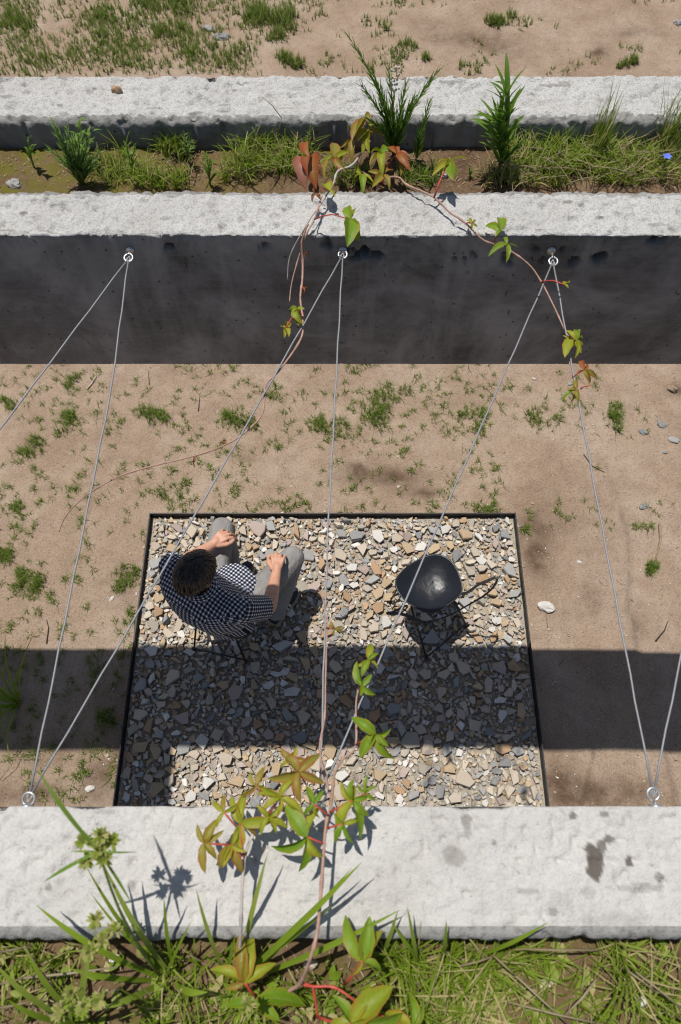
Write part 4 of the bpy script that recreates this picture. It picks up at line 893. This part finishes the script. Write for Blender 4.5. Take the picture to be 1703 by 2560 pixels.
lg = empty('long_grass', at(1050, 2430, SOIL), 'long single blades leaning onto the near wall right of the creeper leaf', 'grass clump')
for (bx, by, tx, ty, tz) in [(1045, 2430, 1018, 2265, 3.30), (1100, 2410, 1116, 2300, 3.28), (1180, 2395, 1372, 2305, 3.27), (950, 2400, 995, 2276, 3.27), (1060, 2420, 975, 2300, 3.28)]: long_blade(lg, lg.location, at(bx, by, SOIL), at(tx, ty, tz), .015, .0028, U(.3, .6))
straws('blurred dry stalks lying in the near planter, right', [(1235, 2390, 1290, 2440, .05, .05), (1290, 2440, 1420, 2560, .05, .04), (1270, 2505, 1500, 2560, .04, .05), (1490, 2375, 1290, 2372, .06, .06), (1150, 2415, 1235, 2390, .05, .05), (1590, 2430, 1703, 2520, .04, .04), (1490, 2450, 1410, 2540, .04, .03), (1560, 2420, 1640, 2480, .04, .04)], 0, .0016)
straws('blurred dry stalks lying in the near planter, left', [(0, 2380, 75, 2365, .05, .05), (60, 2365, 140, 2480, .07, .05), (60, 2445, 290, 2418, .05, .06), (0, 2460, 60, 2445, .05, .05), (120, 2540, 300, 2470, .03, .04), (0, 2520, 90, 2500, .04, .04)], 0, .0017)
gc = MB()
for _ in range(220):
    px, py = U(-40, 1740), U(2360, 2600); p = at(px, py, SOIL)
    d_ = float(fbm(np.array([px / 200]), np.array([py / 120]), 3, 131)[0])
    if d_ + U(-.2, .5) < .05: continue
    for _k in range(3):
        a = U(0, 6.28); l = U(.008, .018); leaflet_geo(gc, p + Vector((U(-.01, .01), U(-.01, .01), U(.0, .012))), p + Vector((math.cos(a) * l, math.sin(a) * l, U(.008, .022))), .45, .1, .2, 0, U(.15, .95), nl=4, serr=0)
o = gc.build('ground_cover', M['lush']); o['kind'] = 'stuff'; tag(o, 'low leafy ground cover and litter in the near planter', 'ground cover')
li = MB()
for _ in range(1300):
    px, py = (U(-20, 1720), U(372, 466)) if random.random() < .6 else (U(-20, 1720), U(2365, 2590)); p = at(px, py, SOIL + .004); a = U(0, 6.28); l = U(.003, .012)
    d = Vector((math.cos(a), math.sin(a), U(-.2, .3))); li.ribbon([p, p + d * l * .5, p + d * l], [.0007, .0009, .0004], Vector((-d.y, d.x, 0)), U(0, 1))
for _ in range(900):
    px, py = U(-20, 1720), U(905, 2010) if random.random() < .7 else U(0, 185); p = at(px, py, GZ)
    if on_bed(p.x, p.y): continue
    p.z = gh(p.x, p.y) + .002; a = U(0, 6.28); l = U(.010, .05) * random.random() + .006; d = Vector((math.cos(a), math.sin(a), U(0, .12))); w_ = U(.0008, .0018)
    li.ribbon([p, p + d * l * .5 + Vector((U(-.004, .004), U(-.004, .004), 0)), p + d * l], [w_, w_, w_ * .4], Vector((-d.y, d.x, 0)), U(0, 1), m=random.choice((0, 0, 1)))
o = li.build('plant_litter', [M['straw'], M['darktwig']]); o['kind'] = 'stuff'; tag(o, 'bits of dry plant litter on the soil and dirt', 'plant litter')
# ------------------------------------------------------------------ chairs
M['shell'] = None
def m_shell():
    n = N('black_lacquered_shell'); c = n.coord('Object'); a = n.noise(c, 17, 3, .5); f = n.noise(c, 70, 3, .6)
    b = n.bump(a, .20, .02); b = n.bump(f, .07, .004, b)
    return n.fin((.014, .016, .021), n.ramp(a, [(.3, .30), (.7, .44)]), b, .30)
M['shell'] = m_shell(); M['rod'] = m_plain('black_steel_rod', (.016, .016, .017), .4, .5, .2); M['flatbar'] = m_plain('dark_flat_bar', (.05, .045, .04), .42, .5, .35, 30, .3)
CH_O = Vector((.545, 1.245, 0)); CH_F = Vector((-.45, .89, 0)).normalized(); CH_A = math.atan2(CH_F.y, CH_F.x) - math.pi / 2
CHI = Matrix.Rotation(-CH_A, 3, 'Z')
def cl(p): return CHI @ (Vector(p) - CH_O)
def c2(x, y, z): return cl(at(900 + x / 3.647, 1330 + y / 3.647, z))
def make_chair(loc, ang, label):
    ch = empty('shell_chair', loc, label, 'chair', 'black shell chairs on the gravel', ang)
    out = [(320,450),(345,395),(420,310),(520,245),(610,205),(690,195),(770,215),(830,265),(880,330),(915,420),(932,500),(930,555),(900,600),(840,650),(760,695),(700,735),(650,745),(600,738),(530,708),(460,672),(400,625),(350,560),(326,505)]
    raw = [c2(x, y, .46) for x, y in out]; cen = sum(raw, Vector()) / len(raw); cen.z = .46; K = []
    n = 44
    for i in range(n):
        q = i / n * len(raw); k = int(q); p = raw[k].lerp(raw[(k + 1) % len(raw)], q - k); K.append(p)
    K = [(K[i - 1] + K[i] * 2 + K[(i + 1) % n]) / 4 for i in range(n)]
    def zoff(p, q):
        back = max(0, -(p.y - cen.y)) / .2; fr = max(0, (p.y - cen.y)) / .2
        return -.060 * (1 - q ** 2.6) + .035 * back * back * q ** 2 - .018 * fr * fr * q ** 3 + .018 * abs(p.x - cen.x) / .2 * q ** 3
    mb = MB(); rings = (.0001, .2, .4, .58, .74, .87, .96, 1.0, 1.012, 1.0, .9, .6, .0001); dz = (0, 0, 0, 0, 0, 0, 0, -.001, -.008, -.014, -.022, -.026, -.03)
    for q, d in zip(rings, (*dz[:8], -.008, -.016, -.050, -.085, -.092)):
        for p in K:
            e = cen.lerp(p, q); e.z = cen.z + zoff(e, min(q, 1)) + d + .0022 * mnoise.noise(e * 22) * (1 if d > -.002 else 0); mb.v.append(tuple(e))
    for i in range(len(rings) - 1):
        for j in range(n): o_ = i * n; j2 = (j + 1) % n; mb.face([o_ + j, o_ + j2, o_ + n + j2, o_ + n + j])
    mb.build('seat', M['shell'], ch)
    f1, f2 = cl(at(1067, 1646, 0)), cl(at(1166, 1562, 0)); f1.z = f2.z = -.01
    t1, t2 = c2(470, 672, .425), c2(860, 610, .425); ff1, ff2 = f1 + Vector((-.03, .43, 0)), f2 + Vector((.02, .43, 0)); tt1, tt2 = t1 + Vector((.04, .17, 0)), t2 + Vector((-.06, .15, 0))
    for a, b in ((t1, f1), (t2, f2), (tt1, ff1), (tt2, ff2)):
        mb = MB(); mb.tube([cen + (a - cen) * .45 + Vector((0, 0, -.085)), a + Vector((0, 0, -.022)), a.lerp(b, .5) + (a - b).cross(Vector((0, 0, 1))) * .0, b], [.007, .0068, .0065, .006], 8); l_ = mb.build('leg', M['rod'], ch)
        mb = MB(); mb.tube([b + Vector((0, 0, -.006)), b + Vector((0, 0, .014))], .011, 8); mb.build('foot_cap', M['rod'], l_)
    for a, b in ((f1, f2), (ff1, ff2)):
        mb = MB(); u = Vector((0, 0, .07)); mb.tube([a + u, b + u], .0055, 8); mb.build('stretcher', M['rod'], ch)
    # hoop: flat bar arms bent into one loop that runs round the back of the seat
    def flat(pts, w, up, nm, mt):
        P_ = [Vector(p) for p in pts]; Q = []
        for i in range(len(P_) - 1):
            p0, p1, p2, p3 = P_[max(i - 1, 0)], P_[i], P_[i + 1], P_[min(i + 2, len(P_) - 1)]
            for j in range(6):
                t = j / 6; Q.append(.5 * ((2 * p1) + (p2 - p0) * t + (2 * p0 - 5 * p1 + 4 * p2 - p3) * t * t + (3 * p1 - p0 - 3 * p2 + p3) * t ** 3))
        Q.append(P_[-1]); mb = MB(); mb.tube(Q, w, 4, flat=.35, up=up); mb.build(nm, M[mt], ch, False)
    hr = c2(935, 570, .455)
    flat([hr, c2(1000, 540, .53), c2(1080, 480, .60), c2(1200, 430, .67), c2(1243, 410, .69), c2(1252, 428, .69)], .011, (0, 0, 1), 'arm_bar', 'flatbar')
    flat([c2(1252, 428, .69), c2(1225, 490, .665), c2(1130, 580, .62), c2(900, 715, .56), c2(790, 770, .53), c2(690, 802, .52)], .008, (.7, .7, 0), 'back_bar', 'rod')
    flat([c2(690, 802, .52), c2(600, 826, .52), c2(520, 800, .53), c2(440, 765, .55), c2(340, 742, .575), c2(260, 742, .585), c2(252, 736, .585)], .012, (0, .1, 1), 'back_bar', 'flatbar')
    flat([c2(252, 736, .585), c2(300, 728, .56), c2(370, 695, .50), c2(430, 668, .455)], .008, (0, 0, 1), 'arm_bar', 'rod')
    mb = MB(); mb.ball(hr + Vector((.008, 0, .004)), (.016, .011, .009), 10, 6); mb.build('bracket', M['rod'], ch)
    for x_, y_ in ((595, 818), (640, 812)):
        mb = MB(); p = c2(x_, y_, .531); mb.tube([p, p + Vector((0, 0, .004))], .005, 8); mb.build('rivet', M['rod'], ch)
    return ch
make_chair(CH_O, CH_A, 'empty black shell chair with bent metal arm hoop on the gravel')
PF = Vector((.42, .907, 0)).normalized(); PL = Vector((-PF.y, PF.x, 0))
make_chair(Vector((-.672, 1.172, 0)), math.atan2(PF.y, PF.x) - math.pi / 2, 'black shell chair under the seated person, mostly hidden')

# ------------------------------------------------------------------ the seated person
def m_skin():
    n = N('skin'); c = n.coord('Object'); a = n.noise(c, 22, 4, .6); f = n.noise(c, 240, 2)
    col = n.ramp(a, [(.3, (.46, .235, .15)), (.55, (.54, .295, .20)), (.8, (.56, .27, .19))])
    m = n.fin(col, .5, n.bump(f, .15, .001), .4); n.b.inputs['Subsurface Weight'].default_value = .12; n.b.inputs['Subsurface Radius'].default_value = (.012, .005, .003); return m
def m_gingham():
    n = N('gingham_cloth'); uv = n.coord('UV'); s = n.new('ShaderNodeSeparateXYZ'); n.l.new(uv, s.inputs[0]); per = .0192; st = []
    for i in (0, 1):
        fr = n.math('FRACT', n.math('MULTIPLY', s.outputs[i], 1 / per)); st.append(n.ramp(fr, [(0, 0), (.56, 0), (.60, 1), (.96, 1), (1, 0)]))
    k = n.math('MULTIPLY', n.math('ADD', st[0], st[1]), .5)
    col = n.ramp(k, [(0, (.010, .013, .030)), (.5, (.13, .145, .19)), (1, (.72, .71, .69))])
    f = n.noise(n.coord('Object'), 30, 4, .6); return n.fin(col, .9, n.bump(f, .35, .012), .15)
def m_trouser():
    n = N('grey_trouser_cloth'); c = n.coord('Object'); a = n.noise(c, 9, 4, .6, .8); f = n.noise(c, 300, 2)
    col = n.ramp(a, [(.3, (.215, .205, .195)), (.7, (.28, .27, .26))]); fo = n.noise(n.coord('Object', (26, 9, 20)), 1.4, 4, .6, 1.2); b = n.bump(a, .6, .02); b = n.bump(fo, .55, .018, b); return n.fin(col, .88, n.bump(f, .15, .001, b), .15)
def m_hair():
    n = N('dark_hair'); t = n.attr('tint'); col = n.ramp(t, [(0, (.008, .007, .007)), (.6, (.028, .022, .018)), (1, (.055, .042, .032))]); m = n.fin(col, .42, None, .45)
    n.b.inputs['Anisotropic'].default_value = .4; return m
M['skin'] = m_skin(); M['shirt'] = m_gingham(); M['trouser'] = m_trouser(); M['hair'] = m_hair()
M['shoe'] = m_plain('navy_shoe', (.012, .016, .035), .6); M['sole'] = m_plain('tan_sole', (.42, .33, .18), .7); M['stripe'] = m_plain('white_stripe', (.7, .7, .68), .6)
def remeshed(mb, name, mat, parent, vox, smooth=4, fac=.5):
    me = mb.mesh(name + '_raw'); o = bpy.data.objects.new(name + '_raw', me); COL.objects.link(o)
    r = o.modifiers.new('r', 'REMESH'); r.mode = 'VOXEL'; r.voxel_size = vox
    s = o.modifiers.new('s', 'SMOOTH'); s.iterations = smooth; s.factor = fac
    dg = bpy.context.evaluated_depsgraph_get(); m2 = bpy.data.meshes.new_from_object(o.evaluated_get(dg)); bpy.data.objects.remove(o)
    m2.name = name; m2.materials.clear(); m2.polygons.foreach_set('use_smooth', np.full(len(m2.polygons), True)); return link(name, m2, mat, parent)
V = Vector
person = empty('person', (-.63, 1.10, 0), 'seated person in checked shirt and grey trousers, hands on knees, seen from above', 'person')
PO = person.location
pel = V((-.672, 1.075, .53)); shc = V((-.71, 1.055, .99)); hipL, hipR = pel + PL * .085 - UPV * .005, pel - PL * .085 - UPV * .005
kneeL, kneeR = V((-.715, 1.60, .485)), V((-.285, 1.415, .485)); ankL, ankR = V((-.675, 1.345, .09)), V((-.405, 1.19, .09))
shL, shR = V((-.865, 1.18, .975)), V((-.535, .955, .975)); elL, elR = V((-.905, 1.285, .715)), V((-.385, 1.04, .73))
wrL, wrR = V((-.735, 1.432, .650)), V((-.362, 1.270, .645)); hdc = V((-.700, 1.092, 1.150))
b = MB()
b.capsule(pel, pel.lerp(shc, .45), .115, .10); b.capsule(pel.lerp(shc, .45), shc - UPV * .09, .10, .10); b.capsule(shL, shR, .055, .055); b.capsule(shc - UPV * .02, hdc - UPV * .04, .058, .053)
for h_, k_, a_ in ((hipL, kneeL, ankL), (hipR, kneeR, ankR)): b.capsule(h_, k_, .075, .05); b.capsule(k_, k_.lerp(a_, .35), .05, .05); b.capsule(k_.lerp(a_, .35), a_, .05, .033); b.capsule(a_, a_ + PF * .11 - UPV * .05, .032, .03)
for s_, e_, w_ in ((shL, elL, wrL), (shR, elR, wrR)):
    b.capsule(s_, e_, .050, .040); mid = e_.lerp(w_, .3); b.capsule(e_, mid, .040, .041); b.capsule(mid, w_, .041, .027)
# head: turned a little to the right and bent forward
HF = (V((.55, .80, 0)).normalized() * .93 - UPV * .37).normalized(); HS = HF.cross(UPV).normalized(); HU = HS.cross(HF).normalized()
HR = Matrix((HS, HF, HU)).transposed()
def hp(x, y, z): return hdc + HS * x + HF * y + HU * z
b.ball(hdc, (.072, .093, .103), 18, 12, HR); b.ball(hp(0, .035, -.055), (.052, .058, .060), 14, 9, HR); b.capsule(hp(0, .092, -.005), hp(0, .112, -.035), .009, .014); b.capsule(hp(-.02, .082, -.07), hp(.02, .082, -.07), .009, .009)
for sx in (-1, 1): b.ball(hp(sx * .076, -.005, -.018), (.010, .020, .031), 8, 7, HR); b.ball(hp(sx * .030, .078, .008), (.014, .012, .009), 8, 6, HR)
def hand(w, d, up, thumb_side, curl):
    """palm and five fingers lying on the thigh; d = direction of the fingers, up = back of the hand"""
    d = d.normalized(); sd = d.cross(up).normalized() * thumb_side; up = sd.cross(d).normalized() * thumb_side; up = up if up.z > 0 else -up
    pc = w + d * .075 + up * .006; b.capsule(w, w + d * .03, .027, .028)
    for i, (off, L, r) in enumerate(((.030, .078, .0088), (.010, .086, .0092), (-.010, .080, .0088), (-.029, .064, .0078))):
        k0 = w + d * (.082 - .004 * abs(i - 1)) + sd * off + up * .008; b.capsule(w + d * .03 + sd * off * .55 + up * .004, k0, .0155, .0115)
        sp_ = sd * off * .25; k1 = k0 + d * L * .45 + sp_ - up * L * .10 * curl; k2 = k1 + d * L * .26 + sp_ * .4 - up * L * .26 * curl; k3 = k2 + d * L * .10 - up * L * .25 * curl
        b.capsule(k0, k1, r * 1.12, r * 1.02); b.capsule(k1, k2, r * 1.02, r * .92); b.capsule(k2, k3, r * .92, r * .82)
    t0 = w + d * .022 + sd * .026; t1 = t0 + d * .036 + sd * .026 - up * .006; t2 = t1 + d * .032 + sd * .006 - up * .006; t3 = t2 + d * .022 - sd * .004 - up * .006
    b.capsule(t0, t1, .0155, .0120); b.capsule(t1, t2, .0115, .0105); b.capsule(t2, t3, .0105, .0085)
hand(wrL, V((.075, .072, -.004)), UPV, 1, 2.3)
hand(wrR, V((.006, .10, -.012)), UPV, -1, 2.0)
b.v = [tuple(V(p) - PO) for p in b.v]
remeshed(b, 'body', M['skin'], person, .0042, 3)
# trousers
t = MB(); t.capsule(pel + PL * .05, pel - PL * .05, .135, .135); t.capsule(pel + UPV * .06 + PL * .04, pel + UPV * .06 - PL * .04, .125, .125)
for h_, k_, a_ in ((hipL, kneeL, ankL), (hipR, kneeR, ankR)):
    m_ = h_.lerp(k_, .5); t.capsule(h_, m_, .102, .090); t.capsule(m_, k_, .090, .074); c_ = k_.lerp(a_, .4) - (a_ - k_).cross(PL).normalized() * .008; t.capsule(k_, c_, .072, .072); t.capsule(c_, a_ + UPV * .02, .072, .062)
nv = []
for p in t.v: p = V(p); k = mnoise.noise(p * 11) * .009 + mnoise.noise(V((p.x * 30, p.y * 12, p.z * 30))) * .006; nv.append(tuple(p * 1 + V((k, k * .6, k)) - PO))
t.v = nv; remeshed(t, 'trousers', M['trouser'], person, .010, 5)
# shoes
for a_, out in ((ankL, .1), (ankR, -.45)):
    d = (PF + PL * out * -1 * (-1 if out > 0 else -1)).normalized() if False else (Matrix.Rotation(R(6 if out > 0 else -6), 3, 'Z') @ PF); s_ = V((-d.y, d.x, 0)); mb = MB(); base = V((a_.x, a_.y, 0)) - d * .06
    prof = [(0, .030, .060), (.03, .036, .075), (.08, .036, .078), (.14, .042, .062), (.20, .047, .050), (.25, .040, .042), (.275, .022, .030)]
    n0 = 0; sg = 14
    for (q, w_, h_) in prof:
        for j in range(sg):
            an = 2 * math.pi * j / sg; p = base + d * q + s_ * (w_ * math.cos(an)) + UPV * (.022 + h_ * .5 + h_ * .5 * math.sin(an)); mb.v.append(tuple(p - PO))
    for i in range(len(prof) - 1):
        for j in range(sg): j2 = (j + 1) % sg; mb.face([i * sg + j, i * sg + j2, (i + 1) * sg + j2, (i + 1) * sg + j])
    mb.face(list(range(sg))[::-1]); mb.face([(len(prof) - 1) * sg + j for j in range(sg)]); sh = mb.build('shoe', M['shoe'], person)
    mb = MB(); ol = [(base + d * q - PO, w_ * 1.10 + .003) for q, w_, h_ in prof]; ring = [c_ + s_ * w_ for c_, w_ in ol] + [c_ - s_ * w_ for c_, w_ in ol[::-1]]; n_ = len(ring)
    mb.v = [tuple(p + UPV * .004) for p in ring] + [tuple(p + UPV * .030) for p in ring]
    for i in range(n_): j = (i + 1) % n_; mb.face([i, j, n_ + j, n_ + i])
    mb.face(list(range(n_, 2 * n_))); mb.face(list(range(n_))[::-1]); mb.build('sole', M['sole'], sh, False)
    for q in (.12, .145):
        mb = MB(); mb.tube([base + d * q - PO + s_ * (.047 * math.cos(an)) + UPV * (.024 + .037 + .038 * math.sin(an)) for an in np.linspace(-.3, .9, 6)], .005, 5); mb.build('stripe', M['stripe'], sh)
        mb = MB(); mb.tube([base + d * q - PO - s_ * (.047 * math.cos(an)) + UPV * (.024 + .037 + .038 * math.sin(an)) for an in np.linspace(-.3, .9, 6)], .005, 5); mb.build('stripe', M['stripe'], sh)
# shirt: torso, sleeves and collar lofted with real cloth coordinates
sh_ = MB(); SV = (shR - shL); SV.z = 0; SV.normalize(); SFv = V((-SV.y, SV.x, 0))
def cloth_uv(V_, us, i, j):
    q = (V_[i][j], V_[i][j + 1], V_[i + 1][j + 1], V_[i + 1][j]); nn = (q[2] - q[0]).cross(q[3] - q[1]); nn = nn.normalized() if nn.length > 1e-9 else UPV
    if abs(nn.z) > .62: return [(p.dot(SV), p.dot(SFv)) for p in q]
    return [us[i][j], us[i][j + 1], us[i + 1][j + 1], us[i + 1][j]]
def loft(rings, n, u0=0.0, close=True, wr=0.0):
    """rings: list of (centre, side vec, front vec, fn(angle)->(a, b, dz)); UV in metres along the cloth"""
    n0 = len(sh_.v); vv = 0.0; V_ = []; prev = None
    for (c, s_, f_, fn) in rings:
        row = []
        for j in range(n + 1):
            an = 2 * math.pi * j / n; a_, b_, dz = fn(an); p = c + s_ * (a_ * math.cos(an)) + f_ * (b_ * math.sin(an)) + UPV * dz
            if wr: k = wr * (mnoise.noise(p * 14) + .6 * mnoise.noise(V((p.x * 20, p.y * 20, p.z * 42)))); p = p + (p - c).normalized() * k
            row.append(p)
        V_.append(row)
    us = []; 
    for i, row in enumerate(V_):
        if i: vv += (rings[i][0] - rings[i - 1][0]).length * 1.05 + .3 * abs(rings[i][3](0)[0] - rings[i - 1][3](0)[0])
        peri = [0.0]
        for j in range(n): peri.append(peri[-1] + 2 * math.pi * u0 / n)
        us.append([(q, vv) for q in peri]); sh_.v += [tuple(p - PO) for p in row]
    for i in range(len(V_) - 1):
        for j in range(n): o_ = n0 + i * (n + 1) + j; sh_.face([o_, o_ + 1, o_ + n + 2, o_ + n + 1], .5, 0, cloth_uv(V_, us, i, j))
SV = (shR - shL); SV.z = 0; SV.normalize(); SFv = V((-SV.y, SV.x, 0)); SR = -PL
def ringf(a_, bf, bb, dzf=0.0, pw=1.0): return lambda an: (a_ * (1 if abs(math.cos(an)) < .98 else 1), bf if math.sin(an) > 0 else bb, dzf * max(0, math.sin(an)) ** 1.5 - (.45 * dzf * max(0, -math.sin(an)) if dzf > .08 else 0))
def rg(z, a_, bf, bb, dzf=0.0, k=None):
    q = (z - .50) / .5; c = pel.lerp(shc, max(0, min(1, q))); c = V((c.x, c.y, z)); s_ = SR.lerp(SV, max(0, min(1, q))).normalized(); return (c, s_, V((-s_.y, s_.x, 0)), ringf(a_, bf, bb, dzf))
loft([rg(.485, .205, .275, .135, .120), rg(.53, .200, .24, .135, .092), rg(.58, .190, .19, .132, .06), rg(.64, .186, .155, .132, .03), rg(.72, .222, .135, .158, .01), rg(.80, .243, .130, .168), rg(.88, .254, .128, .172), rg(.93, .252, .120, .164), rg(.97, .238, .108, .148), rg(1.003, .198, .092, .122), rg(1.028, .150, .078, .096), rg(1.045, .098, .070, .078), rg(1.058, .073, .066, .070)], 72, .17, wr=.0075)
def sleeve(s_, e_, cut, r0, r1):
    d = (e_ - s_).normalized(); inn = (shc - s_); inn.z = 0
    path = [s_ + inn * .50 - UPV * .045, s_ + inn * .28 - UPV * .022, s_ + inn * .10 - UPV * .006 + d * .006] + [s_.lerp(e_, .10 + (cut - .10) * i / 7) for i in range(8)]
    rad = [.060, .072, .078] + [r0 + (r1 - r0) * i / 7 for i in range(8)]; rs_ = []; sd = None
    for i, c in enumerate(path):
        t_ = (path[min(i + 1, len(path) - 1)] - path[max(i - 1, 0)]).normalized(); sd = SFv if sd is None else sd; sd = (sd - t_ * sd.dot(t_)).normalized(); f_ = sd.cross(t_).normalized()
        rs_.append((c, sd, f_, (lambda r: lambda an: (r, r, 0))(rad[i])))
    c = path[-1]; rs_.append((c - d * .002, sd, f_, lambda an: (r1 - .008, r1 - .008, 0))); rs_.append((c - d * .05, sd, f_, lambda an: (r1 - .012, r1 - .012, 0)))
    loft(rs_, 30, .075, wr=.0060)
sleeve(shL, elL, .80, .078, .066); sleeve(shR, elR, .82, .078, .067)
nk = V((shc.x, shc.y, 1.055)).lerp(hdc, .12)
loft([(nk + UPV * -.012, SV, SFv, ringf(.070, .066, .068)), (nk + UPV * .022, SV, SFv, ringf(.066, .062, .064)), (nk + UPV * .026, SV, SFv, ringf(.070, .066, .068)), (nk + UPV * -.010, SV, SFv, ringf(.088, .088, .082)), (nk + UPV * -.018, SV, SFv, ringf(.094, .094, .084))], 40, .07, wr=.002)
shirt = sh_.build('shirt', M['shirt'], person)
# hair: a close cap under many combed locks from the crown
hr_ = MB(); cap = []
def skull(th, ph, k=1.0): return hp(.085 * k * math.sin(ph) * math.cos(th), .109 * k * math.sin(ph) * math.sin(th) - .011, .110 * k * math.cos(ph) + .004)
nr, ns = 10, 28
def hairline(th): f_ = math.sin(th); return 1.15 + .95 * max(0, -f_) + .28 * (1 - abs(f_)) - .02 * max(0, f_)
for i in range(nr + 1):
    for j in range(ns): th = 2 * math.pi * j / ns; hr_.v.append(tuple(skull(th, hairline(th) * i / nr, 1.03) - PO))
for i in range(nr):
    for j in range(ns): j2 = (j + 1) % ns; hr_.face([i * ns + j, (i + 1) * ns + j, (i + 1) * ns + j2, i * ns + j2], .15)
crown = V((.012, -.035, 0))
for _ in range(1500):
    th = U(0, 6.283); q0 = random.random() ** .6 * .86; ph0 = hairline(th) * q0; dph = U(.25, .6); dth = U(-.12, .38) * (1 if math.cos(th) > -.3 else -1)
    pts = []; lift = U(1.01, 1.12)
    for k in range(5):
        u = k / 4; ph = ph0 + dph * u; pts.append(skull(th + dth * u * min(1, .6 / max(.25, math.sin(ph))), min(ph, hairline(th) + .10), lift + .035 * math.sin(math.pi * u) * U(.4, 1)) - PO)
    d = (pts[-1] - pts[0]); s_ = d.cross(pts[2] + PO - hdc).normalized(); w_ = U(.0016, .0050); hr_.ribbon(pts, [w_ * .6, w_, w_, w_ * .8, w_ * .1], s_, U(0, 1) ** 1.3, fold=.25, nrm=(pts[2] + PO - hdc).normalized())
hr_.build('hair', M['hair'], person)
